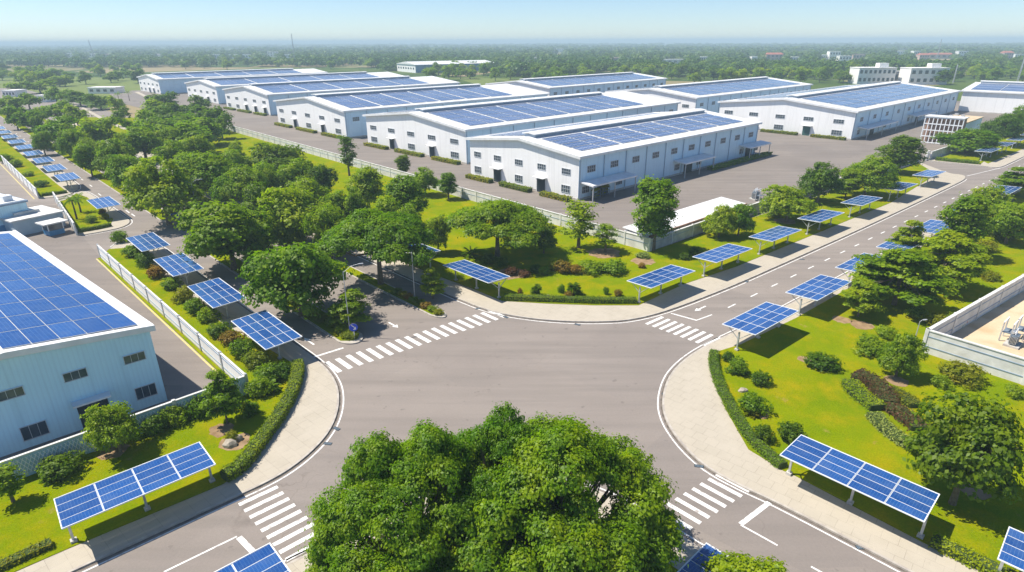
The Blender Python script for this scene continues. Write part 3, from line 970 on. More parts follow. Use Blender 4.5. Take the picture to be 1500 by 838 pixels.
# --- left foreground factory (skewed plan)
def left_factory():
    E = 8.8
    R = G(217.8, 480, E); R.z = 0
    Fv = (G(19, 341, E) - G(217.8, 480, E)); Lf = Fv.length; Fv.normalize()
    Gv = -azv(48.0)
    root = empty('factory_building', (R.x, R.y, 0), 0, 'pale factory at left edge with ribbed wall and solar panels on its roof', 'factory')
    half = 11.5
    rise = 0.10
    P = lambda a, w_, z: tuple(Fv * a + Gv * w_ + Vector((0, 0, z)))
    hz = E + half * rise
    m = MB()
    def wq(a, b_):
        p, q_ = Vector(a[0]), Vector(b_[0])
        Lh = (q_ - p).length
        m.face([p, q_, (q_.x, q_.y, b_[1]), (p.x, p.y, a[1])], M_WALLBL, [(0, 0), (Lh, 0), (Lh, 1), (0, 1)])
    c0, c1, c2 = P(0, 0, 0), P(0, half, 0), P(0, 2 * half, 0)
    d0, d1, d2 = P(Lf, 0, 0), P(Lf, half, 0), P(Lf, 2 * half, 0)
    wq((c0, E), (c1, hz)); wq((c1, hz), (c2, E)); wq((c2, E), (d2, E)); wq((d2, E), (d1, hz)); wq((d1, hz), (d0, E)); wq((d0, E), (c0, E))
    m.obj('wall', root)
    m = MB()
    for w0, w1, z0, z1 in ((-0.1, half, E - .05, hz), (half, 2 * half + .5, hz, E - .05)):
        b_ = [P(-0.1, w0, z0 + .05), P(-0.1, w1, z1 + .05), P(Lf + .4, w1, z1 + .05), P(Lf + .4, w0, z0 + .05)]
        m.hexa(b_, [(p[0], p[1], p[2] + 0.2) for p in b_], M_ROOF)
    roof = m.obj('roof', root)
    m = MB()
    b_ = [P(-0.12, -0.45, E - .30), P(-0.12, -0.11, E - .30), P(Lf + .45, -0.11, E - .30), P(Lf + .45, -0.45, E - .30)]
    m.hexa(b_, [(p[0], p[1], p[2] + 0.6) for p in b_], M_TRIM)
    for w0, w1, z0, z1 in ((-0.44, half, E - .05, hz), (half, 2 * half + .5, hz, E - .05)):
        b_ = [P(-0.45, w0, z0 - .3), P(-0.45, w1, z1 - .3), P(-0.13, w1, z1 - .3), P(-0.13, w0, z0 - .3)]
        m.hexa(b_, [(p[0], p[1], p[2] + 0.62) for p in b_], M_TRIM)
    m.obj('verge', roof)
    # rows of panels stepped along the slanting eave
    bdir = azv(-43.6)
    rowlen = 4.38
    for r in range(12):
        base = Fv * (0.6 + r * 4.55)
        for c in range(5):
            w0 = 0.75 + c * 2.14; w1 = w0 + 2.08
            q_ = []
            for (u_, ww) in ((0, w0), (0, w1), (1, w1), (1, w0)):
                p = base + Gv * ww + Fv * (rowlen * u_)
                # height above eave from distance to eave line
                nn_ = Vector((Fv.y, -Fv.x, 0))
                dd_ = abs(p.dot(nn_)); gd = abs(Gv.dot(nn_))
                q_.append(Vector((p.x, p.y, E + min(dd_ / gd, half) * rise + 0.36)))
            if (base.length + rowlen) > Lf:
                continue
            m = MB()
            m.hexa([v - Vector((0, 0, .06)) for v in q_], q_, M_ALU)
            m.face([v + Vector((0, 0, .008)) for v in q_], M_PVNEAR, [(0, 0), (6, 0), (6, 12), (0, 12)])
            m.obj('solar_panel', roof)
    # windows and door on the shaded gable
    nrm = Vector((Gv.y, -Gv.x, 0))
    if nrm.y > 0: nrm = -nrm
    for w_, z, wd, ht in ((1.9, 6.0, 1.9, 0.85), (7.0, 6.0, 1.9, 0.85), (12.0, 6.0, 1.9, 0.85), (1.7, 1.9, 1.9, 1.3), (11.3, 1.6, 2.0, 1.4)):
        window_part(root, P(0, w_, z), Gv, nrm, wd, ht, 3, True)
    m = MB()
    c = Vector(P(0, 6.4, 0)) + nrm * 0.05
    m.face([c - Gv * 1.3, c + Gv * 1.3, c + Gv * 1.3 + Vector((0, 0, 2.9)), c - Gv * 1.3 + Vector((0, 0, 2.9))], M_DOOR)
    d = m.obj('door', root)
    m = MB(); m.bar(c + nrm * .5 - Gv * 1.6 + Vector((0, 0, 3.15)), c + nrm * .5 + Gv * 1.6 + Vector((0, 0, 3.15)), 1.1, 0.18, M_TRIM); m.obj('door_hood', d)
left_factory()

# ================================================================ VEGETATION
NR = np.random.default_rng(11)

def leaf_mesh(name, centers, normals, size, material, asp=0.62):
    """one small rhombic, folded leaf spray per centre"""
    n = len(centers)
    rnd = NR.normal(size=(n, 3))
    nn_ = normals / np.linalg.norm(normals, axis=1, keepdims=True)
    a = np.cross(nn_, rnd); a /= np.linalg.norm(a, axis=1, keepdims=True)
    b_ = np.cross(nn_, a)
    sz = (size * NR.uniform(0.6, 1.35, n))[:, None]
    v = np.empty((n, 4, 3))
    droop = nn_ * sz * 0.16
    v[:, 0] = centers - a * sz * 0.5 - droop
    v[:, 1] = centers + b_ * sz * 0.5 * asp
    v[:, 2] = centers + a * sz * 0.5 - droop
    v[:, 3] = centers - b_ * sz * 0.5 * asp
    me = bpy.data.meshes.new(name)
    me.vertices.add(n * 4)
    me.vertices.foreach_set('co', v.reshape(-1).astype(np.float32))
    me.loops.add(n * 4)
    me.loops.foreach_set('vertex_index', np.arange(n * 4, dtype=np.int32))
    me.polygons.add(n)
    me.polygons.foreach_set('loop_start', np.arange(0, n * 4, 4, dtype=np.int32))
    me.materials.append(material)
    me.update(calc_edges=True)
    return me

def clumps(lobes, k, m, spread, seed, up=0.55, shell=(0.72, 1.0), under=-0.45):
    """leaf centres and normals: k clumps on the shell of each lobe, m leaves in each"""
    r = np.random.default_rng(seed)
    C, N = [], []
    for (c, rad, wgt) in lobes:
        kk = max(3, int(k * wgt))
        d = r.normal(size=(kk * 3, 3)); d /= np.linalg.norm(d, axis=1, keepdims=True)
        d = d[d[:, 2] > under][:kk]
        rr = r.uniform(shell[0], shell[1], (len(d), 1))
        cc = np.array(c) + d * np.array(rad) * rr
        mm = np.maximum(3, (m * r.uniform(0.5, 1.4, len(d))).astype(int))
        idx = np.repeat(np.arange(len(d)), mm)
        off = r.normal(size=(len(idx), 3)) * np.array(spread) * r.uniform(0.7, 1.3, (len(d), 1))[idx]
        P = cc[idx] + off
        nrm = d[idx] * 0.75 + off / np.array(spread) * 0.25 + np.array([0, 0, up]) + r.normal(size=(len(idx), 3)) * 0.42
        C.append(P); N.append(nrm)
    return np.concatenate(C), np.concatenate(N)

def trunk_mesh(name, h, r0, lobes, seed, lean=0.0):
    rr = random.Random(seed)
    m = MB()
    top = Vector((lean, rr.uniform(-.2, .2), h))
    pts = [Vector((0, 0, -0.15)), Vector((lean * .2, 0, h * .3)), Vector((lean * .6, rr.uniform(-.1, .1), h * .65)), top]
    m.tube(pts, [r0 * 1.35, r0, r0 * .85, r0 * .62], M_BARK, 8)
    for (c, rad, wgt) in lobes:
        c = Vector(c)
        st = pts[1].lerp(top, rr.uniform(0.55, 1.0))
        mid = st.lerp(c, 0.5) + Vector((0, 0, -0.1 * (c - st).length + rr.uniform(-.1, .2)))
        m.tube([st, mid, c + Vector((0, 0, rad[2] * 0.3))], [r0 * .42, r0 * .28, r0 * .08], M_BARK, 6)
        for _ in range(2):
            e = c + Vector((rr.uniform(-.7, .7) * rad[0], rr.uniform(-.7, .7) * rad[1], rr.uniform(0, .6) * rad[2]))
            m.tube([mid, mid.lerp(e, .5) + Vector((0, 0, .15)), e], [r0 * .2, r0 * .13, r0 * .04], M_BARK, 5)
    o = m.obj(name)
    return o

PROTO = {}
def proto(kind, leafmat, variant=0):
    """returns (trunk mesh, crown mesh); nominal crown radius 1 unit = 1 m scaled later"""
    key = (kind, leafmat.name, variant)
    if key in PROTO:
        return PROTO[key]
    rr = random.Random(hash(kind) % 1000 * 0 + variant * 31 + len(kind) * 7)
    sd = variant * 17 + len(kind)
    lobes = []
    if kind == 'broad':            # nominal R 4.5, H 9
        for k in range(15):
            a = k * 2.4 + rr.uniform(-.3, .3); q_ = rr.uniform(1.0, 2.9) if k else 0
            lobes.append(((q_ * math.cos(a), q_ * math.sin(a), 4.6 + rr.uniform(-1.9, 1.5) + (1.5 if k < 4 else 0) - 0.08 * q_ * q_), (rr.uniform(1.6, 2.3), rr.uniform(1.6, 2.3), rr.uniform(1.5, 2.0)), 1))
        C, N = clumps(lobes, 34, 26, (.30, .30, .22), sd)
        size, th, r0 = 0.40, 3.0, 0.24
    elif kind == 'broadfar':
        for k in range(8):
            a = k * 2.4 + rr.uniform(-.3, .3); q_ = rr.uniform(1.0, 2.9) if k else 0
            lobes.append(((q_ * math.cos(a), q_ * math.sin(a), 4.5 + rr.uniform(-1.9, 1.5) + (1.5 if k < 4 else 0) - 0.08 * q_ * q_), (rr.uniform(1.6, 2.4), rr.uniform(1.6, 2.4), rr.uniform(1.5, 2.1)), 1))
        C, N = clumps(lobes, 20, 13, (.42, .42, .3), sd)
        size, th, r0 = 0.8, 3.0, 0.24
    elif kind == 'umbrella':       # R 8, H 9
        for k in range(20):
            a = k * 2.4 + rr.uniform(-.2, .2); q_ = 6.1 * math.sqrt((k + .2) / 20)
            lobes.append(((q_ * math.cos(a), q_ * math.sin(a), 7.3 - 0.07 * q_ * q_ + rr.uniform(-.5, .4)), (rr.uniform(1.6, 2.3), rr.uniform(1.6, 2.3), rr.uniform(.8, 1.15)), 1))
        C, N = clumps(lobes, 52, 34, (.36, .36, .16), sd, up=0.9, under=-0.4)
        size, th, r0 = 0.36, 4.2, 0.32
    elif kind == 'giant':          # R 11.5, H 12, fine and feathery
        for k in range(46):
            a = k * 2.4 + rr.uniform(-.3, .3); q_ = 9.6 * math.sqrt((k + .2) / 46) * rr.uniform(.9, 1.08)
            ra = rr.uniform(1.1, 2.3)
            lobes.append(((q_ * math.cos(a), q_ * math.sin(a), 9.4 - 0.055 * q_ * q_ + rr.uniform(-1.3, 1.1)), (ra, ra * rr.uniform(.8, 1.2), ra * .55), (ra / 1.7) ** 2 + .35))
        C, N = clumps(lobes, 34, 58, (.34, .34, .10), sd, up=1.0, under=-0.3, shell=(.55, 1.2))
        size, th, r0 = 0.27, 5.5, 0.42
    elif kind == 'slender':        # R 2.2, H 10
        for k in range(13):
            z = 3.2 + 6.2 * k / 12
            a = k * 2.4; q_ = rr.uniform(.3, 1.3) * (1.15 - abs(k - 5) / 12)
            lobes.append(((q_ * math.cos(a), q_ * math.sin(a), z), (rr.uniform(.6, 1.0), rr.uniform(.6, 1.0), rr.uniform(.6, .9)), 1))
        C, N = clumps(lobes, 13, 15, (.24, .24, .24), sd)
        size, th, r0 = 0.34, 6.5, 0.16
    elif kind == 'layered':        # R 3.6, H 7, tiers
        for t in range(5):
            z = 2.5 + t * 1.1; R = (2.9, 3.2, 2.9, 2.2, 1.3)[t]
            for k in range((7, 8, 7, 5, 3)[t]):
                a = k * 0.85 + t * 1.3 + rr.uniform(-.35, .35); q_ = R * rr.uniform(.35, .9)
                ra = rr.uniform(.7, 1.25)
                lobes.append(((q_ * math.cos(a), q_ * math.sin(a), z + rr.uniform(-.45, .45) - .05 * q_ * q_), (ra, ra, .42), 1))
        C, N = clumps(lobes, 20, 22, (.26, .26, .09), sd, up=1.1, under=-.3)
        size, th, r0 = 0.36, 5.8, 0.15
    elif kind == 'tall':           # R 3.3, H 12 oval
        for k in range(16):
            z = 3.4 + 7.0 * k / 15
            a = k * 2.4; q_ = rr.uniform(.5, 1.7) * (1.1 - abs(k - 6) / 14)
            lobes.append(((q_ * math.cos(a), q_ * math.sin(a), z), (rr.uniform(1.1, 1.7), rr.uniform(1.1, 1.7), rr.uniform(1.0, 1.5)), 1))
        C, N = clumps(lobes, 28, 22, (.28, .28, .22), sd)
        size, th, r0 = 0.38, 7.0, 0.22
    elif kind == 'bush':           # R 1, H 1.3 nominal
        for k in range(6):
            a = k * 1.9; q_ = .38 if k else 0
            lobes.append(((q_ * math.cos(a), q_ * math.sin(a), .55 + rr.uniform(-.1, .2)), (.6, .6, .55), 1))
        C, N = clumps(lobes, 30, 14, (.09, .09, .08), sd, up=.4, under=-.9)
        size, th, r0 = 0.15, 0.4, 0.05
    PROTO[key] = None
    crown = leaf_mesh(kind + '_leaves', C, N, size, leafmat)
    tr = trunk_mesh('trunk', th, r0, lobes if kind != 'bush' else lobes[:3], sd)
    tmesh = tr.data
    bpy.data.objects.remove(tr)
    PROTO[key] = (tmesh, crown)
    return PROTO[key]

NOM = {'broad': (4.5, 8.3), 'broadfar': (4.5, 8.3), 'umbrella': (8.0, 8.6), 'giant': (11.3, 11.2), 'slender': (2.1, 10.2), 'layered': (3.5, 7.5), 'tall': (3.2, 11.8), 'bush': (1.0, 1.25)}
def plant(kind, pos, R, H, leafmat, label, group=None, cat='tree', name='tree', rot=None, variant=0, lift=KERB):
    n = NOM[kind]
    o = empty(name, (pos[0], pos[1], lift), rng.uniform(0, 6.28) if rot is None else rot, label, cat, group)
    o.scale = (R / n[0], R / n[0], H / n[1])
    t, c = proto(kind, leafmat, variant)
    if kind == 'bush':
        a = link(bpy.data.objects.new('foliage', c)); a.parent = o
        b_ = link(bpy.data.objects.new('stem', t)); b_.parent = o
    else:
        a = link(bpy.data.objects.new('crown', c)); a.parent = o
        b_ = link(bpy.data.objects.new('trunk', t)); b_.parent = o
    return o

def tree_at(kind, cx, cy, rpx, H, leafmat, label, group=None, variant=0, zc=0.62, **k):
    """crown centre seen at cx, cy with half width rpx"""
    D0 = dist_of(G(cx, cy, H * zc))
    R = rpx * D0 / FPX * (1.12 if kind in ('broad', 'broadfar') else 1.08)
    if kind in ('broad', 'broadfar'): H = min(H * 1.30, max(H, 2.3 * R))
    p = G(cx, cy, H * zc)
    return plant(kind, p, R, H, leafmat, label, group, variant=variant, **k)

# ---- the big trees of the foreground
pg = G(832, 690, 7.5)
plant('giant', G(825, 722, 8.5), 8.9, 13.0, L_GIANT, 'huge spreading feathery tree filling the bottom centre, its wide right half', None, variant=0)
plant('giant', G(722, 690, 8.5), 6.0, 12.4, L_GIANT, 'feathery crown joining the two big foreground trees in the middle', None, variant=2)
plant('giant', G(612, 724, 8.0), 7.7, 12.4, L_GIANT, 'large spreading feathery tree at bottom centre, left half of the big green mass', None, variant=1)
tree_at("giant", 735, 838, 120, 8.0, L_GIANT, 'dark lower crown under the huge feathery tree at the bottom edge', variant=1)
tree_at('giant', 905, 842, 80, 7.4, L_DARK, 'dark green tree at the bottom edge beneath the right of the huge tree', variant=2)
tree_at('tall', 478, 822, 34, 6.0, L_BRIGHT, 'small pale young tree beside the left bottom crosswalk', variant=1)
tree_at('broad', 548, 836, 50, 5.6, L_BRIGHT, 'yellow green small tree at the bottom edge right of the young pale one', variant=0)
tree_at('broad', 1090, 856, 62, 4.6, L_BRIGHT, 'yellow green treetop at the bottom edge right of the huge tree', variant=1)
# ---- traffic islands and the left road
T = [
 ('broad', 332, 336, 63, 9.0, L_MID, 'broad round tree on the traffic island above the third left carport'),
 ('broad', 432, 393, 63, 9.0, L_MID, 'broad round tree on the traffic island left of the lamp post'),
 ('umbrella', 552, 352, 88, 12.0, L_MID, 'wide dark spreading tree in the middle of the divided road'),
 ('layered', 508, 450, 30, 5.2, L_MID, 'small light green tree beside the lamp post on the island tip'),
 ('layered', 633, 412, 18, 4.6, L_BRIGHT, 'little tree on the narrow median tip by the long crosswalk'),
 ('broad', 235, 272, 47, 10.5, L_MID, 'tall round tree at the start of the far traffic island'),
 ('broad', 306, 252, 43, 9.0, L_MID, 'round tree behind the tall one at the side crossing'),
 ('broad', 438, 305, 52, 9.5, L_MID, 'large grey green tree right behind the round island trees'),
 ('broad', 380, 300, 30, 8.0, L_DARK, 'dark tree between two large crowns on the median'),
 ('umbrella', 728, 326, 82, 10.5, L_MID, 'wide umbrella shaped tree standing in the corner lawn'),
 ('tall', 592, 288, 34, 11.0, L_MID, 'dense upright tree on the lawn in front of the long wall'),
 ('tall', 537, 270, 30, 10.5, L_BRIGHT, 'light green upright tree left of the dense upright one'),
 ('slender', 508, 222, 17, 11.5, L_DARK, 'thin sparse tree rising above the long wall'),
 ('broad', 408, 232, 40, 8.5, L_DARK, 'dark round tree on the park lawn near the long wall'),
 ('broad', 442, 258, 30, 7.5, L_BRIGHT, 'yellowish round tree touching the dark one on the park lawn'),
 ('broad', 470, 262, 22, 6.5, L_DARK, 'small dark tree right of the yellowish round one'),
 ('tall', 656, 268, 15, 6.8, L_MID, 'small upright tree on bright lawn near the road behind the wall'),
 ('broad', 622, 262, 19, 5.4, L_BRIGHT, 'light small tree left of the small upright one near the wall'),
 ('tall', 590, 240, 13, 6.5, L_DARK, 'slim cone shaped tree just inside the long wall'),
 ('slender', 849, 322, 30, 9.0, L_BRIGHT, 'slender bright tree before the wall left of the long shed roof'),
 ('slender', 888, 345, 20, 5.4, L_BRIGHT, 'thin sparse little tree beside the wall corner'),
 ('tall', 962, 303, 41, 13.5, L_MID, 'tall dense tree in front of the long white shed roof'),
 ('broad', 797, 345, 18, 5.4, L_DARK, 'small dark tree at the right edge of the umbrella tree'),
 ('broad', 1056, 320, 23, 4.9, L_BRIGHT, 'left of two small leafy trees before the yard wall'),
 ('broad', 1085, 318, 20, 4.9, L_MID, 'right of two small leafy trees before the yard wall'),
 ('broad', 1157, 292, 36, 6.2, L_BRIGHT, 'round light green tree by the yard wall'),
 ('broad', 1204, 262, 28, 7.2, L_DARK, 'dark flowering tree with open crown by the yard'),
 ('layered', 1243, 266, 18, 7.0, L_BRIGHT, 'light green layered tree between two darker ones by the yard'),
 ('broad', 1274, 250, 34, 8.0, L_MID, 'broad tree next to the tallest tree of the yard row'),
 ('tall', 1323, 220, 31, 11.0, L_DARK, 'tallest dark tree at the end of the yard row near the entrance'),
 ('broad', 1420, 203, 40, 6.0, L_MID, 'wide low tree before the lattice frame past the entrance'),
 ('broad', 1468, 182, 24, 9.0, L_DARK, 'dark tree right of the wide low one past the entrance'),
 ('broad', 1498, 172, 20, 9.0, L_MID, 'tree cut by the right picture edge past the entrance'),
 ('tall', 1415, 322, 36, 11.5, L_MID, 'tall dense tree beside the upper right road'),
 ('layered', 1330, 346, 22, 7.0, L_BRIGHT, 'small tiered tree standing close to the roadside kerb'),
 ('layered', 1322, 398, 62, 8.6, L_MID, 'wide tiered tree in the right lawn, the biggest of its cluster'),
 ('layered', 1395, 378, 48, 8.8, L_BRIGHT, 'tiered light tree behind the widest one near the right wall'),
 ('layered', 1264, 432, 27, 5.6, L_BRIGHT, 'small tiered tree at the left of the right lawn cluster'),
 ('broad', 1448, 300, 30, 7.0, L_MID, 'round tree behind the tall dense one at the right road'),
 ('broad', 1484, 322, 30, 6.0, L_BRIGHT, 'yellow green tree near the right picture edge above the wall'),
 ('layered', 1490, 262, 26, 7.0, L_MID, 'tree by the right picture edge beside the upper road'),
 ('broad', 1322, 515, 27, 5.2, L_MID, 'small round tree standing alone left of the concrete wall'),
 ('broad', 1426, 648, 70, 8.0, L_DARK, 'large dense round tree casting shade on the right lawn'),
 ('broad', 165, 622, 34, 5.4, L_BRIGHT, 'leafy tree in front of the blue lattice fence'),
 ('layered', 324, 578, 27, 5.8, L_BRIGHT, 'light tiered tree at the inner corner of the white walls'),
 ('slender', 8, 706, 26, 3.6, L_BRIGHT, 'tiny sapling at the lower left picture edge'),
]
for i, t in enumerate(T):
    tree_at(*t, variant=i % 3)
# ---- band of trees along the left road and in the park, far ones listed by crown
F = [(80, 137, 13), (56, 124, 18), (24, 127, 15), (115, 142, 19, 2), (145, 146, 19, 2), (13, 151, 17), (40, 146, 17), (80, 160, 19), (43, 173, 18), (110, 168, 17), (80, 189, 28), (147, 189, 26),
     (104, 208, 17), (176, 167, 11, 2), (166, 226, 25), (128, 230, 18), (190, 248, 28), (208, 206, 26), (227, 158, 18, 1), (242, 172, 22, 2), (270, 183, 24), (302, 168, 22, 2), (215, 180, 18), (240, 146, 16, 2),
     (300, 188, 22), (322, 180, 12, 2), (250, 205, 20), (275, 198, 24, 1), (285, 216, 17), (256, 228, 24), (276, 247, 26, 1), (342, 222, 14), (345, 244, 24), (388, 262, 26, 1), (355, 268, 30), (180, 215, 17),
     (130, 190, 18, 1), (60, 205, 14), (20, 168, 14), (95, 140, 12), (170, 150, 10, 1), (200, 190, 14), (455, 290, 28), (490, 300, 24, 1), (420, 330, 26), (480, 335, 30), (370, 348, 22), (520, 300, 20), (565, 315, 26, 1),
     (640, 335, 18, 1), (600, 330, 24), (395, 268, 20), (330, 272, 22)]
cols = {0: L_MID, 1: L_BRIGHT, 2: L_DARK}
cname = {0: 'green', 1: 'light green', 2: 'dark'}
def nth(k):
    w_ = ['first', 'second', 'third', 'fourth', 'fifth', 'sixth', 'seventh', 'eighth', 'ninth', 'tenth']
    if k < 10: return w_[k]
    k += 1
    return str(k) + ('th' if 10 < k % 100 < 14 else {1: 'st', 2: 'nd', 3: 'rd'}.get(k % 10, 'th'))
F = [(f[0], f[1], f[2] * (1.3 if 200 < f[0] < 335 and f[1] < 218 else 1.0)) + tuple(f[3:]) for f in F]
F += [(312, 172, 17, 2), (292, 150, 15, 2), (262, 160, 20, 2), (225, 195, 20, 0)]
for k in range(0, 26, 2):                                    # more crowns filling the band behind the kerb
    t = k / 25
    F.append((28 + 190 * t + rng.uniform(-8, 8), 176 + 92 * t + rng.uniform(-16, -2), 10 + 11 * t, rng.choice([0, 0, 1, 2])))
rowpos = []
for f in F:
    p = G(f[0], f[1], 5)
    rel = p - W0
    rowpos.append((rel.dot(Vector((VB.y, -VB.x, 0))), rel.dot(VB)))
rowidx = [max(0, min(5, int((o_ - 6) / 11))) for o_, _ in rowpos]
bycell = {}
for i, f in enumerate(F):
    c = f[3] if len(f) > 3 else 0
    bycell.setdefault((rowidx[i], c), []).append((rowpos[i][1], i))
rank = {}
for v in bycell.values():
    for k, (_, i) in enumerate(sorted(v)):
        rank[i] = k
rown = ['roadside row', 'second row', 'third row', 'fourth row', 'park lawn row', 'row nearest the warehouses']
for i, f in enumerate(F):
    c = f[3] if len(f) > 3 else 0
    near_ = f[1] > 200
    tree_at('broad' if near_ else 'broadfar', f[0], f[1], f[2], (7.6 if f[1] < 180 else 8.0) * rng.uniform(.9, 1.12), cols[c],
            '%s round park tree beside left road, %s, %s from near end' % (cname[c], rown[rowidx[i]], nth(rank[i])),
            'park trees between the left road and the warehouses', variant=i % 3, name='tree')
# ---- woodland beyond the factories: nearest ones as single trees
def far_ok(p):
    for (Rp_, Ln_, Wd_, a_) in WINFO:
        ax = azv(a_); ay = Vector((-ax.y, ax.x, 0))
        d = p - Rp_; u, v = d.dot(ax), d.dot(ay)
        if -14 < u < Ln_ + 8 and -14 < v < Wd_ + 8:
            return False
    d = p - Vector((241, 334, 0)); ax = azv(137); ay = Vector((-ax.y, ax.x, 0))
    if -10 < d.dot(ax) < 130 and -12 < d.dot(ay) < 66:
        return False
    return True
def to_px(X, Y, Z=0):
    r = (X, Y * math.cos(PITCH) - (Z - CAMH) * math.sin(PITCH), Y * math.sin(PITCH) + (Z - CAMH) * math.cos(PITCH))
    return 750 + FPX * r[0] / r[1], 419 - FPX * r[2] / r[1]
edge = []
cnt = 0
lineP = Vector((p0.x, p0.y, 0))
tries = 0
while cnt < 250 and tries < 40000:
    tries += 1
    px_ = rng.uniform(-20, 1520); py_ = rng.uniform(84, 130)
    # tree base zones seen in the photo
    if px_ < 200: lo = 99
    elif px_ < 560: lo = 84
    elif px_ < 760: lo = 100
    elif px_ < 1260: lo = 100
    else: lo = 104
    hi = 128 if px_ < 210 else 103 if px_ < 620 else 120 if px_ < 760 else 123 if px_ < 1270 else 124
    if not lo < py_ < hi: continue
    if px_ < 620 and rng.random() < 0.5: continue
    p = G(px_, py_)
    if not far_ok(p): continue
    X, Y = p.x, p.y
    # not on the left road
    rel = (p - W0); off_ = rel.dot(Vector((VB.y, -VB.x, 0)))
    if -22 < off_ < 5: continue
    k = rng.choice([0, 0, 1, 2])
    o = plant('broadfar', p, rng.uniform(6.0, 9.5), rng.uniform(9, 14), cols[k], '', 'trees at the near edge of the far woods', variant=cnt % 3, lift=-0.06)
    zone = 'left of the warehouses' if px_ < 200 else 'behind the left warehouses' if px_ < 620 else 'behind the middle warehouses' if px_ < 1000 else 'behind the back row warehouse' if px_ < 1250 else 'behind the right warehouses'
    edge.append((zone, k, px_, o))
    cnt += 1
cells = {}
for zone, k, px_, o in edge:
    cells.setdefault((zone, k), []).append((px_, o.name, o))
for (zone, k), v in cells.items():
    for i, (_, _, o) in enumerate(sorted(v, key=lambda q_: q_[0])):
        tag(o, '%s woodland edge tree %s, %s from the left' % (cname[k], zone, nth(i)), 'tree')
HS = [(1134, 90, 24, 12, 'cream villa with little towers far behind the back warehouses', M_PINK, M_TILE), (1165, 91, 14, 8, 'white low house right of the cream villa', None, None), (1105, 90, 8, 8, 'small white house left of the cream villa', None, None),
      (1205, 88, 12, 9, 'small white house left of the bright white group', None, None), (1222, 88, 16, 15, 'tall white house in the bright group left of the offices', None, None), (1238, 89, 18, 8, 'wide low white house in the bright group', None, None), (1258, 87, 18, 9, 'pale house right of the bright group', M_PINK, None),
      (1318, 80, 14, 8, 'far white shed above the grey link wing', None, None), (1342, 86, 10, 14, 'white house left of the red roofed one', None, None), (1353, 89, 14, 10, 'house with red tiled roof behind the offices', M_PINK, M_TILE), (1378, 86, 34, 8, 'long low pale building with tan roof at the right', M_PINK, M_TILE), (1410, 84, 14, 12, 'white house right of the long tan roof', None, None),
      (1476, 87, 14, 12, 'pink house near the right picture edge', M_PINK, M_TILE), (1492, 86, 12, 8, 'white house at the right picture edge', None, None), (1030, 93, 12, 10, 'white farmhouse behind the back row warehouse', None, None), (985, 94, 32, 7, 'long white shed row behind the back warehouses', None, None), (902, 93, 12, 9, 'pinkish far house above the back row roof', M_PINK, None),
      (785, 92, 8, 8, 'tiny white house right of the far blue warehouse', None, None), (820, 76, 10, 10, 'tiny pale house on the horizon right of centre', None, None), (104, 84, 14, 10, 'white houses at the far left under the hills', None, None), (135, 84, 14, 9, 'white house next to the leaning mast at far left', None, None), (158, 84, 10, 8, 'pink far house right of the leaning mast', M_PINK, None), (232, 84, 10, 8, 'far white house above the farthest left warehouse', None, None),
      (318, 86, 12, 9, 'left one of the white houses behind the left rows', None, None), (342, 86, 12, 9, 'second of the white houses behind the left rows', None, None), (364, 86, 16, 9, 'third and widest of the white houses behind the left rows', None, None), (400, 83, 16, 12, 'far white block left of the tall mast', None, None), (422, 85, 10, 8, 'white house at the foot of the tall mast', None, None), (62, 150, 12, 4, 'pale roofed hut among the left trees', None, None), (14, 142, 18, 4, 'pale roofed low building at the left edge among trees', None, None),
      (150, 137, 40, 4, 'long low pale shed behind the dense park trees', None, None)]
HOUSES = [(h_[0], h_[1], h_[2]) for h_ in HS] + [(1282, 123, 60), (1318, 122, 24), (1358, 124, 60), (645, 106, 180)]
# ---- the far woods: one mass of crowns
def woods():
    r = np.random.default_rng(5)
    n = 13500
    # distance spread evenly in the picture, denser belts
    py_ = 66.5 + 46 * r.uniform(0, 1, n) ** 1.2
    px_ = r.uniform(-60, 1560, n)
    C, N, SZ = [], [], []
    noise_a = np.sin(px_ * 0.013 + py_ * 0.5) + np.sin(px_ * 0.031 - py_ * 0.33 + 1.3) + 0.6 * np.sin(px_ * 0.07 + py_ * 0.9)
    keep = (noise_a > -1.45 + np.maximum(0, py_ - 92) * 0.07) | (py_ < 76)
    pos = []
    for a, b_, k in zip(px_, py_, keep):
        if not k: continue
        if b_ > 99 and a < 560: continue
        if any(abs(a - h_[0]) < h_[2] / 2 + 3 and h_[1] - 1.5 < b_ < h_[1] + 12 for h_ in HOUSES): continue
        p = G(a, b_)
        if not far_ok(p): continue
        pos.append((p.x, p.y, dist_of(p)))
    # keep the tree count per distance sensible
    out_c, out_n, out_s = [], [], []
    for x, y, dd_ in pos:
        h = r.uniform(7, 14) * (1 + dd_ / 9000.0); R = r.uniform(4.5, 8.5) * (1 + dd_ / 2500.0)
        m_ = 100 if dd_ < 850 else 50 if dd_ < 1300 else 26
        d = r.normal(size=(m_, 3)); d /= np.linalg.norm(d, axis=1, keepdims=True)
        d[:, 2] = np.abs(d[:, 2]) * 1.2 - 0.25
        lump = 1 + 0.25 * np.sin(d[:, 0] * 5 + x) * np.cos(d[:, 1] * 4 + y)
        P = np.array([x, y, h * 0.5]) + d * np.array([R, R, h * 0.5]) * lump[:, None] * r.uniform(.75, 1.05, (m_, 1))
        out_c.append(P); out_n.append(d + np.array([0, 0, .35]) + r.normal(size=(m_, 3)) * .35)
        out_s.append(np.full(m_, R * (0.33 if dd_ < 850 else 0.48 if dd_ < 1300 else 0.75)))
    Cc, Nn, Ss = np.concatenate(out_c), np.concatenate(out_n), np.concatenate(out_s)
    me = leaf_mesh('woods', Cc, Nn, Ss, MATS['leaf_dark'], 0.9)
    me.materials.clear(); me.materials.append(L_WOODS)
    o = link(bpy.data.objects.new('woods', me))
    tag(o, 'hazy far woods stretching to the horizon beyond the warehouses', 'woodland', None, 'stuff')
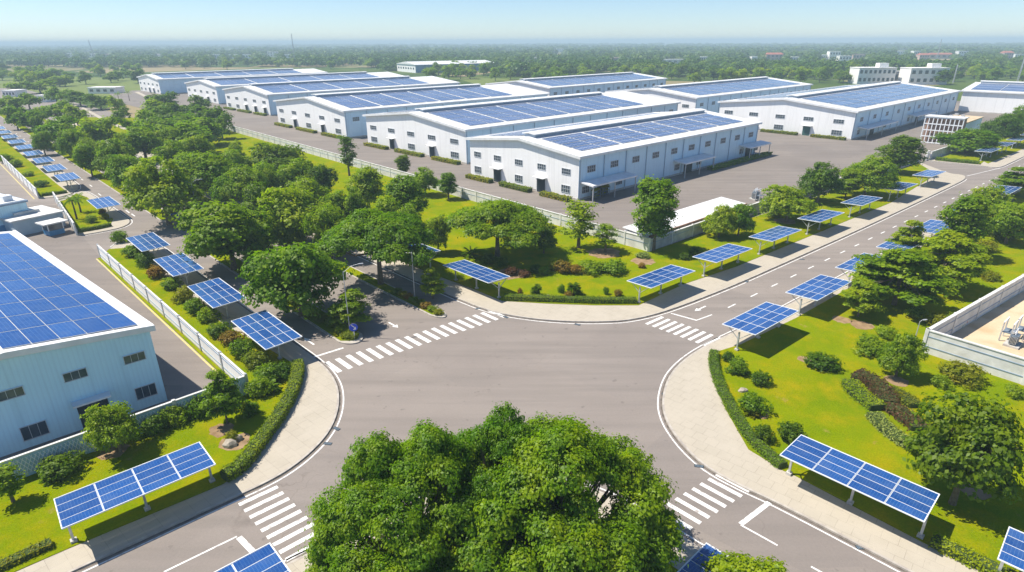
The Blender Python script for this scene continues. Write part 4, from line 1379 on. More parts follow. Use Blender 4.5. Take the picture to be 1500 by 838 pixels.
L_WOODS = leaf_mat('leaf_woods', (0.028, 0.080, 0.008), (0.065, 0.145, 0.012), (0.12, 0.19, 0.012), 0.25)
nt = L_WOODS.node_tree
for nd in nt.nodes:
    if nd.type == 'TEX_NOISE':
        nd.inputs['Scale'].default_value = 0.012
woods()
# distant hills on the left horizon
def hills():
    m = MB()
    n = 120
    mt = mat('hill_woods', (0.05, 0.10, 0.03), 0.95, (0.09, 0.13, 0.05), 0.004)
    for base, x0, x1, y, hh, ph in ((0, -3600, -1100, 3300, 26, 0.3), (0, -3200, 200, 4300, 24, 2.0)):
        prof = []
        for i in range(n + 1):
            t = i / n
            e = math.sin(math.pi * t) ** 0.6
            prof.append((x0 + (x1 - x0) * t, max(0.0, hh * e * (0.55 + 0.25 * math.sin(7 * t + ph) + 0.2 * math.sin(17 * t + ph * 2) + 0.08 * math.sin(41 * t)))))
        for (xa, za), (xb, zb) in zip(prof[:-1], prof[1:]):
            m.face([(xa, y - 300, 0), (xb, y - 300, 0), (xb, y, zb), (xa, y, za)], mt)
            m.face([(xb, y + 300, 0), (xa, y + 300, 0), (xa, y, za), (xb, y, zb)], mt)
    tag(m.obj('hills', smooth=True), kind='structure')
hills()


# ================================================================ WALLS AND FENCES
def wall(name, label, pts, h, thick, face, post_gap, post, cope, lift=KERB, cat='wall', rails=(), lattice=None, panel_top=None):
    root = empty(name, (pts[0].x, pts[0].y, lift), 0, label, cat)
    o = Vector((pts[0].x, pts[0].y, 0))
    P = [Vector((p.x, p.y, 0)) - o for p in pts]
    m = MB(); mc = MB(); ml = MB()
    nposts = 0
    total = sum((b_ - a).length for a, b_ in zip(P[:-1], P[1:]))
    gap = max(post_gap, total / 90)
    for a, b_ in zip(P[:-1], P[1:]):
        L = (b_ - a).length
        d = (b_ - a).normalized(); r = Vector((d.y, -d.x, 0))
        h1 = panel_top or h
        m.bar(a + Vector((0, 0, h1 / 2)), b_ + Vector((0, 0, h1 / 2)), thick, h1, face)
        if cope:
            mc.bar(a + Vector((0, 0, h + .06)), b_ + Vector((0, 0, h + .06)), thick + .16, .12, cope)
        for z in rails:
            for s_ in (-1, 1):
                ml.bar(a + r * s_ * (thick / 2 + .025) + Vector((0, 0, z)), b_ + r * s_ * (thick / 2 + .025) + Vector((0, 0, z)), .05, .10, M_DARKTRIM)
        if lattice:
            k = 0.35
            while k < L - 0.9:
                c = a + d * k
                for s_ in (-1, 1):
                    ml.bar(c + r * s_ * (thick / 2 + .03) + Vector((0, 0, .35)), c + d * .8 + r * s_ * (thick / 2 + .03) + Vector((0, 0, h - .2)), .05, .06, lattice, r)
                    ml.bar(c + d * .8 + r * s_ * (thick / 2 + .05) + Vector((0, 0, .35)), c + r * s_ * (thick / 2 + .05) + Vector((0, 0, h - .2)), .05, .06, lattice, r)
                k += 0.32
        n = max(1, int(L / gap))
        for i in range(n + 1):
            if nposts >= 98: break
            nposts += 1
            c = a + d * (L * i / n)
            mp = MB()
            w_ = thick / 2 + .09
            q_ = [c - d * .16 - r * w_, c + d * .16 - r * w_, c + d * .16 + r * w_, c - d * .16 + r * w_]
            mp.hexa(q_, [v + Vector((0, 0, h + .22)) for v in q_], post)
            mp.obj('post', root)
    m.obj('wall_panel', root)
    if cope: mc.obj('coping', root)
    if ml.f: ml.obj('lattice' if lattice else 'rail', root)
    return root

wall('boundary_wall', 'long white panel wall between the corner lawn and the warehouse yard', [wallNfar + VB * 60, wallNfar, wallN], 2.5, .16, M_CONCP, 5.5, M_CONCP, M_CONCP, rails=(1.5,))
wall('boundary_wall', 'pale concrete wall behind the upper right carports, running to the factory entrance', [wallN, G(1115, 310), wallNe], 2.3, .2, M_CONC, 7.0, M_CONCP, M_CONCP, rails=(1.6,))
wall('boundary_wall', 'low concrete wall beyond the factory entrance behind the wide low tree', [n2w, n2w + VA * 40 , n2w + VA * 325 - VB * 6], 2.4, .2, M_CONC, 8.0, M_CONCP, M_CONCP)
wall('slat_fence', 'white slat fence with grey posts beside the left factory lane', [Lw0, Lw1], 2.3, .08, M_WALLW, 6.5, M_METAL, M_CONCP, rails=(1.9, 0.6), cat='fence')
wall('lattice_fence', 'pale fence with diagonal lattice in front of the left factory gable', [Lw1, Lw2, Lw3], 2.2, .12, mat('blue_grey_fence', (0.42, 0.60, 0.68), 0.7, (0.36, 0.52, 0.60), 0.8), 7.0, M_CONCP, M_CONCP, cat='fence', lattice=M_ALU)
wall('slat_fence', 'white slat fence along the far left carports', [G(57, 291), G(0, 234), G(0, 234) + VB * 180], 2.3, .08, M_WALLW, 7.0, M_METAL, M_CONCP, rails=(1.9,), cat='fence')
wall('slat_fence', 'short white fence behind the palm on the small corner lawn', [G(113, 345), G(82, 297)], 2.4, .1, M_CONCP, 5.0, M_CONCP, M_CONCP, cat='fence', rails=(1.8,))
wall('concrete_wall', 'tall grey concrete wall around the sandy yard at the right edge', [Rw0 + RwB * 30, Rw0, Rw0 + RwA * 150], 3.0, .25, M_CONCP, 7.5, M_CONCP, M_CONCP, rails=(2.3, 1.0))
# yellow kerb lines in the left factory lane
line_m = MB()
for a, b_ in ((Lw0 - VA * .7, Lw1 - VA * .7), (G(0, 234) - VA * 0.9, G(57, 291) - VA * .9)):
    d = (b_ - a).normalized(); r = Vector((d.y, -d.x, 0)) * .12
    line_m.face([(p.x, p.y, 0.03) for p in (a - r, a + r, b_ + r, b_ - r)], M_YEL)
tag(line_m.obj('yellow_line'), kind='structure')
gm = MB(); gm.prism([p.xy for p in [Lw0 - VA * .5, Lw1 - VA * .5, Lw1 - VA * .1, Lw0 - VA * .1]], 0.013, 0.10, M_LAWN, M_LAWN)
tag(gm.obj('grass_strip'), kind='structure')

# ================================================================ SHRUBS AND HEDGES
def bush(x, y, rpx, h, lm, label, group=None, name='shrub', kz=0.5, sy=1.0):
    p = G(x, y, h * kz)
    R = rpx * dist_of(p) / FPX
    o = plant('bush', p, R, h, lm, label, group, cat='shrub', name=name, variant=rng.choice([0, 1, 2]), lift=KERB + .03)
    return o
BU = [
 (1204, 530, 27, 1.5, L_DARK, 'large flat topped dark round bush alone on the right lawn'),
 (1116, 556, 16, 1.5, L_DARK, 'small dark ball bush behind the hedge at the right corner'),
 (1080, 538, 17, 1.8, L_MID, 'leafy shrub at the upper end of the right corner hedge'),
 (1066, 524, 10, 1.2, L_DARK, 'small shrub at the top end of the right corner hedge'),
 (1106, 592, 25, 1.9, L_MID, 'broad leafy shrub in the middle of the right corner hedge row'),
 (1120, 636, 17, 1.7, L_DARK, 'dark round shrub at the left of the lower right carport'),
 (1161, 635, 22, 2.0, L_DARK, 'dark bushy shrub just above the lower right carport'),
 (1276, 508, 26, 2.0, L_MID, 'irregular leafy shrub left of the lone small tree'),
 (1300, 488, 16, 1.5, L_BRIGHT, 'light shrub behind the irregular leafy one'),
 (1410, 548, 32, 1.9, L_YEL, 'wide yellow green shrub before the front of the concrete wall'),
 (1380, 560, 16, 1.4, L_BRIGHT, 'low shrub left of the wide yellow green one'),
 (1488, 575, 16, 1.3, L_BRIGHT, 'shrub at the right picture edge below the wall corner'),
 (1395, 470, 14, 1.6, L_BRIGHT, 'shrub under the right lawn tree cluster near the wall'),
 (1370, 470, 16, 1.6, L_YEL, 'yellow shrub left of the one near the wall'),
 (1345, 460, 16, 1.4, L_MID, 'shrub in the shade under the widest tiered tree'),
 (1440, 360, 20, 2.0, L_YEL, 'yellow green shrub above the right wall, upper one'),
 (1425, 395, 18, 1.8, L_BRIGHT, 'light shrub by the middle of the right wall'),
 (1470, 345, 18, 1.8, L_YEL, 'yellow shrub near the right picture edge above the wall'),
 (1450, 405, 14, 1.4, L_YEL, 'small yellow shrub touching the right wall'),
 (898, 392, 22, 2.0, L_BRIGHT, 'big clipped round bush, right one of the garden pair'),
 (868, 392, 22, 2.0, L_BRIGHT, 'big clipped round bush, left one of the garden pair'),
 (826, 392, 16, 1.8, L_ORA, 'rusty orange bush left of the clipped garden pair'),
 (845, 395, 13, 1.6, L_ORA, 'smaller rusty bush between orange and green bushes'),
 (811, 390, 9, 1.5, L_YEL, 'small yellowish bush at the left end of the garden group'),
 (796, 398, 9, 1.3, L_MID, 'small green ball bush under the umbrella tree'),
 (785, 395, 10, 1.3, L_DARK, 'dark ground bush in the umbrella tree shade'),
 (750, 398, 12, 1.3, L_PURP, 'reddish brown low bush in the umbrella tree shade'),
 (768, 402, 10, 1.0, L_PURP, 'brown low bush right of the reddish one'),
 (733, 385, 13, 1.6, L_DARK, 'dark shrub behind the corner carport'),
 (715, 380, 11, 1.8, L_DARK, 'dark shrub farther back behind the corner carport'),
 (762, 429, 5, 1.1, L_ORA, 'small rusty shrub behind the left end of the long hedge'),
 (784, 428, 8, 1.2, L_DARK, 'low dark shrub beside the small rusty one'),
 (822, 424, 6, 1.4, L_MID, 'slim green shrub beside the spiky garden plant'),
 (833, 432, 8, .9, L_ORA, 'reddish shrub at the foot of the spiky garden plant'),
 (848, 431, 7, 1.0, L_DARK, 'dark shrub right of the spiky garden plant'),
 (905, 430, 7, 1.0, L_ORA, 'small flowering shrub near the right end of the long hedge'),
 (888, 427, 5, 1.3, L_MID, 'little green shrub left of the flowering one'),
 (942, 375, 12, .8, L_SILV, 'pale low plants at the foot of the wall corner'),
 (1020, 370, 12, 1.6, L_DARK, 'dark shrub against the yard wall behind the second carport'),
 (1004, 376, 9, 1.3, L_DARK, 'small dark shrub left of the one against the yard wall'),
 (940, 390, 6, .9, L_ORA, 'tiny reddish shrub on the lawn above the first carport'),
 (1135, 315, 9, 1.2, L_YEL, 'low yellow shrub at the foot of the round light tree'),
 (1180, 320, 10, 1.4, L_MID, 'small shrub behind the fourth carport'),
 (1230, 280, 10, 1.4, L_DARK, 'dark small shrub behind the fifth carport'),
 (1300, 258, 9, 1.4, L_MID, 'shrub at the foot of the tallest yard tree'),
 (198, 428 - 60, 20, 2.0, L_MID, 'bushy shrub at the upper end of the slat fence'),
 (90, 682, 32, 1.9, L_DARK, 'dark spreading shrub before the lattice fence'),
 (408, 545, 22, 1.8, L_DARK, 'dark leafy shrub at the corner inside the clipped hedge'),
 (380, 568, 20, 2.0, L_BRIGHT, 'light leafy shrub left of the dark corner one'),
 (365, 600, 15, 1.6, L_MID, 'green shrub beside the garden rock'),
 (340, 640, 10, 1.0, L_YEL, 'small yellow shrub on the garden rock'),
 (255, 608, 22, 2.2, L_MID, 'tall shrub along the lattice fence, middle one'),
 (225, 625, 20, 1.9, L_DARK, 'dark shrub along the lattice fence beside the leafy tree'),
 (285, 598, 19, 2.2, L_MID, 'shrub along the lattice fence right of the middle one'),
 (308, 582, 14, 1.9, L_ORA, 'reddish shrub at the corner end of the lattice fence'),
 (60, 270, 11, 1.6, L_DARK, 'dark shrub at the near end of the far slat fence'),
 (40, 255, 9, 1.5, L_BRIGHT, 'light shrub in the middle of the far left strip'),
 (22, 240, 10, 2.2, L_MID, 'shrub by the far left carports'),
 (8, 232, 11, 2.6, L_BRIGHT, 'shrub at the left picture edge by the far carports'),
 (133, 322, 9, 1.6, L_MID, 'ball shrub beside the palm on the corner lawn'),
 (152, 318, 7, 1.2, L_YEL, 'yellow shrub right of the ball shrub by the palm'),
 (150, 310, 6, 1.0, L_ORA, 'small reddish shrub by the corner lawn palm'),
 (1440, 232, 6, 1.2, L_BRIGHT, 'small shrub at the hedge end beyond the factory entrance'),
 (955, 352, 12, 1.5, L_DARK, 'dark shrub at the foot of the tall dense tree'),
]
for b_ in BU:
    bush(*b_)
# plants along the slat fence
for k in range(13):
    t = k / 12
    x = 178 + (392 - 178) * t; y = 362 + (560 - 362) * t
    lm = [L_MID, L_BRIGHT, L_DARK, L_ORA, L_MID, L_YEL][k % 6]
    bush(x + rng.uniform(-3, 3), y - 13 + rng.uniform(-3, 3), 13 + 9 * t, 1.9 + rng.uniform(-.3, .5), lm,
         'shrub planted along the inside of the white slat fence, %s from the upper end' % nth(k), 'shrubs along the white slat fence')
# shrubs on the traffic islands
for k in range(9):
    p = I1 + VB * (1.6 + k * 2.3 + (2 if k > 3 else 0)) + Vector((VB.y, -VB.x, 0)) * 1.7
    plant('bush', p, rng.uniform(.9, 1.3), rng.uniform(.6, 1.3), [L_YEL, L_BRIGHT, L_HEDGE][k % 3], 'low planting on the lamp post island, %s from the tip' % nth(k), 'low shrubs on the traffic islands', cat='shrub', name='shrub', lift=KERB + .05)
for k in range(8):
    p = I2 + VB * (1.0 + k * 1.5) + Vector((VB.y, -VB.x, 0)) * 1.15
    plant('bush', p, rng.uniform(.8, 1.0), rng.uniform(.6, 1.0), [L_YEL, L_HEDGE, L_ORA][k % 3], 'low planting on the narrow median, %s from the tip' % nth(k), 'low shrubs on the traffic islands', cat='shrub', name='shrub', lift=KERB + .05)

def box_leaves(pts, wd, h, dens, seed, wob=.05):
    """leaf centres over a clipped hedge running along pts"""
    r = np.random.default_rng(seed)
    C, N = [], []
    for a, b_ in zip(pts[:-1], pts[1:]):
        L = (b_ - a).length
        d = (b_ - a).normalized(); s_ = Vector((d.y, -d.x, 0))
        for (cnt_, fn) in ((int(L * wd * dens), 0), (int(L * h * dens), 1), (int(L * h * dens), 2)):
            t = r.uniform(0, 1, cnt_) * L
            q_ = r.uniform(-.5, .5, cnt_); hh = h * (1 + 0.07 * np.sin(t * 1.3 + a.x) + .05 * np.sin(t * 3.1))
            if fn == 0:
                off, z, n = q_ * wd, hh * (1 - .12 * (2 * q_) ** 2) + r.normal(size=cnt_) * wob, np.tile([0, 0, 1.0], (cnt_, 1))
            else:
                sg = 1 if fn == 1 else -1
                off, z, n = sg * wd * (.5 + r.normal(size=cnt_) * .06), (q_ + .5) * hh, np.tile([s_.x * sg, s_.y * sg, .4], (cnt_, 1))
            P = np.stack([a.x + d.x * t + s_.x * off, a.y + d.y * t + s_.y * off, z], 1)
            C.append(P); N.append(n + r.normal(size=(cnt_, 3)) * .45)
    return np.concatenate(C), np.concatenate(N)

def hedge(label, pts, wd, h, lm, size=.2, dens=60, seed=1, group=None, name='hedge', cat='hedge', lift=KERB + .03):
    o0 = pts[0].copy(); o0.z = 0
    P = [Vector((p.x, p.y, 0)) - o0 for p in pts]
    C, N = box_leaves(P, wd, h, dens, seed)
    # dark woody core inside so the hedge is solid
    root = empty(name, (o0.x, o0.y, lift), 0, label, cat, group)
    c = link(bpy.data.objects.new('foliage', leaf_mesh('hedge_leaves', C, N, size, lm))); c.parent = root
    m = MB()
    for a, b_ in zip(P[:-1], P[1:]):
        m.bar(a + Vector((0, 0, h * .44)), b_ + Vector((0, 0, h * .44)), wd * .82, h * .86, M_CORE)
    m.obj('twigs', root)
    return root
M_CORE = mat('hedge_twigs', (0.035, 0.06, 0.01), 0.95, (0.06, 0.09, 0.015), 2)
hedge('long clipped hedge bordering the corner lawn at the junction', g((738, 440), (800, 442), (870, 444.5), (932, 444.5)), 1.1, .8, L_HEDGE, .16, 90, 3)
hedge('clipped hedge curving round the left corner lawn', chaikin(g((436, 537), (438, 550), (430, 578), (412, 612), (385, 650), (355, 690), (330, 706)), 1), 1.3, .9, L_HEDGE, .16, 90, 4)
hedge('clipped hedge curving along the right corner pavement', chaikin(g((1046, 520), (1044, 535), (1052, 565), (1072, 605), (1102, 652), (1146, 688)), 1), 1.1, .65, L_HEDGE, .15, 100, 5)
hedge('low hedge in front of the lower right carport corner', [G(1362, 797), G(1362, 797) - azv(-43.6) * 16], 1.3, .7, L_BRIGHT, .18, 70, 6)
hedge('ragged flower hedge at the bottom left beside the pavement', [G(78, 800), G(30, 822), G(-20, 845)], 1.0, .5, L_YEL, .18, 60, 7)
hedge('clipped hedge on the corner lawn by the palm', g((115, 341), (140, 337), (163, 332)), 1.0, .7, L_HEDGE, .2, 60, 8)
hedge('clipped hedge at the near end of the far left strip', g((62, 288), (80, 286), (98, 283)), 1.0, .7, L_HEDGE, .22, 50, 9)
hedge('clipped hedge at the lawn beyond the factory entrance', g((1370, 235), (1400, 238), (1434, 241)), 2.0, .9, L_HEDGE, .28, 34, 10)
# planted beds on the right lawn
def bed(label, pts, wd, h, lm, seed, size=.2):
    return hedge(label, chaikin(pts, 2), wd, h, lm, size, 60, seed, name='flower_bed', cat='flower bed')
bed('purple leaved flower bed curving across the right lawn', g((1252, 552), (1275, 562), (1292, 578), (1298, 596)), 2.3, .7, L_PURP, 21)
bed('bright green bed left of the purple one', g((1243, 565), (1252, 580), (1272, 594), (1284, 604)), 1.9, .8, L_BRIGHT, 22)
bed('brown red bed between the green and the silver beds', g((1300, 598), (1318, 610), (1338, 624), (1348, 634)), 2.2, .6, L_PURP, 23)
bed('silver green bed at the lower end of the curving beds', g((1278, 612), (1295, 632), (1322, 652), (1345, 662)), 1.7, .6, L_SILV, 24)
bed('yellow green bed beside the lone small tree', g((1300, 575), (1322, 585), (1340, 600)), 1.6, .6, L_YEL, 25)
# foundation hedges along the gables
for bi, (Rp_, Ln_, Wd_, a_) in enumerate(WINFO[:4] + [WINFO[6]]):
    ax = azv(a_); ay = Vector((-ax.y, ax.x, 0))
    wn_ = ['nearest', 'second', 'third', 'fourth', 'green gate'][bi]
    for j, (f0, f1) in enumerate(((.02, .25), (.35, .62), (.72, .97))):
        hedge('yellow green hedge strip along the gable of the %s warehouse, %s from corner' % (wn_, nth(j)),
              [Rp_ + ay * Wd_ * f0 - ax * 2.2, Rp_ + ay * Wd_ * f1 - ax * 2.2], 2.0, 1.1, L_YEL, .35, 20, 40 + j, 'hedge strips along the warehouse gables', lift=.02)
Rp_, Ln_, Wd_, a_ = WINFO[0]; ax = azv(a_); ay = Vector((-ax.y, ax.x, 0))
hedge('hedge along the long wall of the nearest warehouse before its third awning', [Rp_ + ax * Ln_ * .62 - ay * 3.2, Rp_ + ax * Ln_ * 1.05 - ay * 3.2], 2.0, 1.0, L_MID, .4, 18, 51, lift=.02)

# ---- palms and spiky plants
def fronds(name, n, length, lm, seed, z0, elev=(0.1, 1.2), wd=.32, seg=6):
    r = random.Random(seed)
    C, N = [], []
    for i in range(n):
        a = i * 2.4 + r.uniform(-.2, .2); e = r.uniform(*elev)
        p = Vector((0, 0, z0)); d = Vector((math.cos(a) * math.cos(e), math.sin(a) * math.cos(e), math.sin(e)))
        for k in range(seg * 3):
            d = (d + Vector((0, 0, -0.075))).normalized()
            p = p + d * length / (seg * 3)
            for s_ in (-1, 1):
                side = Vector((-math.sin(a), math.cos(a), 0)) * s_ * wd * (1 - k / (seg * 3.5))
                C.append(p + side * .5); N.append(Vector((d.x * -.3 + side.x * .6, d.y * -.3 + side.y * .6, 1)))
    me = leaf_mesh(name, np.array([tuple(c) for c in C]), np.array([tuple(c) for c in N]), wd * 1.15, lm, .35)
    return me
def palm(label, x, y, h, fl, lm, seed, cat='palm', nf=16, r0=.16, name='palm_tree', group=None):
    p = G(x, y, 0)
    root = empty(name, (p.x, p.y, KERB), 0, label, cat, group)
    m = MB(); m.tube([(0, 0, -.1), (0.05, 0, h * .5), (0, 0, h)], [r0 * 1.3, r0, r0 * .8], M_BARK, 8); m.obj('trunk', root)
    c = link(bpy.data.objects.new('crown', fronds('palm_fronds', nf, fl, lm, seed, h))); c.parent = root
    return root
palm('dark palm tree on the small corner lawn by the side entrance', 113, 322, 4.2, 2.6, L_DARK, 1, nf=26)
palm('second shorter palm right behind the dark one', 119, 312, 3.2, 2.0, L_MID, 2, nf=18)
palm('round headed spiky garden plant behind the long hedge', 840, 434, 1.3, 1.1, L_DARK, 3, nf=40, r0=.12, name='yucca', cat='garden plant')
palm('small headed plant on a thin stem behind the long hedge', 786, 434, 1.3, .8, L_DARK, 4, nf=26, r0=.07, name='yucca', cat='garden plant')
palm('fern like cycad under the left of the umbrella tree', 690, 378, .5, 1.9, L_DARK, 5, nf=22, name='cycad', cat='garden plant')
palm('dark cycad right of the fern like one', 712, 385, .6, 1.7, L_DARK, 6, nf=20, name='cycad', cat='garden plant')
palm('spiky cycad before the lattice fence next to the dark shrub', 84, 700, .3, 1.5, L_DARK, 7, nf=24, name='cycad', cat='garden plant')
palm('yellow green fan plant inside the left corner hedge', 398, 575, .4, 1.1, L_BRIGHT, 8, nf=20, name='fan_plant', cat='garden plant')
palm('spiky plant near the middle of the right corner hedge', 1100, 610, .2, .9, L_YEL, 9, nf=18, name='agave', cat='garden plant')
palm('spiky agave low in the right corner planting', 1085, 548, .2, .9, L_SILV, 10, nf=16, name='agave', cat='garden plant')
palm('tall palm in the park by the far white path', 175, 150, 5, 3.0, L_MID, 11, nf=22)
palm('palm beside the farthest left warehouse', 190, 148, 5.5, 3.0, L_MID, 12, nf=22)

# rocks
def rock(x, y, R, h, label, seed):
    r = random.Random(seed)
    bm = bmesh.new(); bmesh.ops.create_icosphere(bm, subdivisions=2, radius=1)
    for v in bm.verts:
        k = 1 + r.uniform(-.18, .18)
        v.co = Vector((v.co.x * R * k, v.co.y * R * .8 * k, max(-.1, v.co.z * h * k)))
    me = bpy.data.meshes.new('rock'); bm.to_mesh(me); bm.free(); me.materials.append(M_STONE)
    o = link(bpy.data.objects.new('rock', me)); p = G(x, y); o.location = (p.x, p.y, KERB + .05)
    tag(o, label, 'rock')
rock(337, 655, .7, .6, 'pale garden rock under the small yellow shrub inside the left hedge', 1)
rock(350, 646, .45, .5, 'smaller brown rock next to the pale garden rock', 2)
rock(1088, 575, .5, .4, 'small garden rock between hedge and shrubs at the right corner', 3)
rock(803, 437, .35, .5, 'little grey rock behind the long clipped hedge', 4)
for k, (x, y) in enumerate(((741, 464.5), (846, 475.5), (700, 452), (493, 628), (480, 650), (1094, 412.5), (1175, 380), (975, 577), (1024, 683), (1262, 802))):
    p = G(x, y)
    m = MB()
    for q_ in range(6):
        m.box(-.35 + q_ * .12, -.29 + q_ * .12, -.16, .16, .0, .03, M_MACH)
    m.box(-.42, .42, -.2, .2, -.01, .012, M_DOOR)
    o = m.obj('storm_drain'); o.location = (p.x, p.y, .012); o.rotation_euler = (0, 0, rng.uniform(0, 3))
    tag(o, 'dark storm drain grate in the gutter, ' + ['below left end of long hedge', 'below the middle of the long hedge', 'right of the narrow median tip', 'at the left corner bend', 'at the left corner, nearer the lower crosswalk', 'by the second carport up the right road', 'by the fourth carport up the right road', 'at the right corner bend', 'above the lower right crosswalk', 'in front of the lower right carport'][k], 'drain', 'storm drains')
# bare earth patches round trunks
def patch(x, y, R, material=None, sy=.6, name='soil_patch'):
    p = G(x, y); r = random.Random(int(x * 7 + y))
    m = MB(); n = 18
    m.face([(p.x + R * math.cos(6.283 * i / n) * (1 + r.uniform(-.18, .18)), p.y + R * math.sin(6.283 * i / n) * (1 + r.uniform(-.18, .18)), KERB + .056) for i in range(n)], material or M_SOIL)
    tag(m.obj(name), kind='structure')
for x, y, R in ((1313, 560, 1.2), (325, 632, 1.2), (168, 662, 1.3), (885, 372, 3.0), (942, 384, 2.0), (1178, 528, .8), (1232, 470, 1.2), (748, 402, 2.6), (1262, 478, 1.5), (600, 300, 2), (1150, 325, 2.2), (1108, 605, 1.3), (345, 650, 1.4), (1424, 720, 1.2)):
    patch(x, y, R)

# ================================================================ STREET FURNITURE AND SMALL BUILDINGS
def lamp(label, x, y, H, arms, base=KERB):
    p = G(x, y)
    root = empty('street_lamp', (p.x, p.y, base), 0, label, 'street lamp', 'street lamps on the islands')
    m = MB(); m.tube([(0, 0, 0), (0, 0, H * .5), (0, 0, H)], [.08, .06, .045], M_METAL, 8); m.obj('pole', root)
    m = MB(); m.box(-.2, .2, -.2, .2, 0, .3, M_CONC); m.obj('base', root)
    for (dx, dy, dz) in arms:
        m = MB(); m.tube([(0, 0, H - .15), (dx * .5, dy * .5, H + dz * .75), (dx, dy, H + dz)], [.035, .03, .028], M_METAL, 6)
        a = m.obj('arm', root)
        m = MB(); d = Vector((dx, dy, 0)).normalized()
        m.bar(Vector((dx, dy, H + dz)), Vector((dx, dy, H + dz)) + d * .6, .2, .08, M_METAL); m.obj('lamp_head', a)
lamp('street lamp with raised arm standing at the tip of the left island', 513.5, 493, 9.0, [(1.9, .6, .8)], KERB + .05)
lamp('slender twin armed lamp on the narrow median by the dark tree shade', 608, 441, 7.6, [(-1.9, .6, -.3)], KERB + .05)
lamp('lamp arching over the far island beside the tall round tree', 292, 326, 8.5, [(1.6, .5, .6), (-1.6, -.4, .5)], KERB + .05)
lamp('thin grey lamp pole behind the concrete wall corner', 1338, 505, 3.2, [(.4, .1, .1)])
# blue round sign on the island tip
p = G(520, 499)
root = empty('road_sign', (p.x, p.y, KERB + .05), 0, 'round blue road sign with white arrow below the street lamp', 'road sign')
m = MB(); m.tube([(0, 0, 0), (0, 0, 2.2)], [.04, .04], M_ALU, 6); m.obj('post', root)
m = MB()
n = 24
nd = Vector((0.25, -1, 0)).normalized(); nu = Vector((nd.y, -nd.x, 0)) * -1
c = Vector((0, 0, 1.75)) + nd * .06
ring = [c + nu * .55 * math.cos(6.283 * i / n) + Vector((0, 0, .55)) * math.sin(6.283 * i / n) for i in range(n)]
back = [q_ - nd * .04 for q_ in ring]
m.face(ring, M_BSIGN); m.face(back[::-1], M_METAL)
for i in range(n):
    m.face([ring[i], back[i], back[(i + 1) % n], ring[(i + 1) % n]], M_METAL)
disc = m.obj('sign_disc', root)
m = MB(); c2 = c + nd * .01
def sp(u, v): return c2 + nu * u + Vector((0, 0, v))
m.face([sp(-.28, .32), sp(-.2, .40), sp(.18, .02), sp(.1, -.06)], M_PAINT)
m.face([sp(.30, -.32), sp(.30, .10), sp(-.12, -.32)], M_PAINT)
m.obj('white_arrow', disc)

# long low shed roof inside the yard wall
a0, a1 = wallN + VB * .8 + VA * .8, G(1075, 322)
ax = (G(1115, 310) - wallN).normalized(); ay = Vector((-ax.y, ax.x, 0))
root = empty('parking_shed', (wallN.x, wallN.y, 0), math.atan2(ax.y, ax.x), 'long low shed with flat white roof just inside the yard wall', 'shed')
Ls = 36
m = MB(); m.hexa([(0.6, .7, 2.7), (Ls, .7, 2.7), (Ls, 6.8, 3.1), (0.6, 6.8, 3.1)], [(0.6, .7, 2.85), (Ls, .7, 2.85), (Ls, 6.8, 3.25), (0.6, 6.8, 3.25)], M_ROOF); m.obj('roof', root)
m = MB(); m.box(.6, Ls, .45, .69, 2.5, 2.9, M_BROWN); m.obj('fascia', root)
m = MB(); m.box(.7, 2.2, .9, 6.4, 0, 2.68, M_WALLW); m.obj('end_wall', root)
for k in range(8):
    m = MB(); x = 3 + k * (Ls - 4) / 7; m.box(x - .08, x + .08, 6.2, 6.36, 0, 3.0, M_METAL); m.obj('post', root)

# transformers / pump sets
def transformer(label, x, y, s, group=None, base=.12):
    p = G(x, y)
    root = empty('transformer', (p.x, p.y, base), .7, label, 'transformer', group)
    root.scale = (s, s, s)
    m = MB(); m.box(-1.1, 1.1, -.8, .8, 0, .25, M_CONC); m.obj('plinth', root)
    m = MB(); m.box(-.6, .6, -.42, .42, .25, 1.5, M_MACH); m.obj('tank', root)
    for sx in (-1, 1):
        m = MB()
        for k in range(6):
            m.box(sx * .62 if sx > 0 else -.95, .95 if sx > 0 else -.62, -.36 + k * .13, -.32 + k * .13, .4, 1.35, M_METAL)
        m.obj('radiator', root)
    for k in range(3):
        m = MB()
        z = 1.5
        pts = [(-.35 + k * .35, 0, z + q_ * .1) for q_ in range(8)]
        m.tube(pts, [.09 if q_ % 2 else .045 for q_ in range(8)], M_ALU, 8); m.obj('insulator', root)
    m = MB(); m.tube([(-.5, .25, 1.75), (.5, .25, 1.75)], [.16, .16], M_METAL, 10); m.obj('conservator', root)
    return root
def frame_mast(label, x, y, base=.12):
    p = G(x, y)
    root = empty('steel_frame', (p.x, p.y, base), .7, label, 'steel frame')
    for sx in (-1, 1):
        for sy in (-.5, .5):
            m = MB(); m.box(sx - .07, sx + .07, sy - .07, sy + .07, 0, 2.6, M_METAL); m.obj('leg', root)
    m = MB()
    for sy in (-.5, .5):
        m.bar((-1.2, sy, 2.65), (1.2, sy, 2.65), .12, .1, M_ALU)
    m.obj('beam', root)
    m = MB(); m.box(-.9, .9, -.44, .44, 1.2, 1.3, M_MACH); m.obj('shelf', root)
transformer('grey transformer set on the paving by the yard edge behind the wall', 1106, 292, 1.25, base=.02)
transformer('dark transformer inside the sandy yard at the right edge', 1482, 508, 1.0, base=.26)
frame_mast('steel frame with white beams next to the dark transformer', 1492, 497, .26)
frame_mast('low steel rack left of the transformer in the sandy yard', 1472, 500, .26)
frame_mast('small dark frame beside the grey yard transformer', 1112, 294, .02)
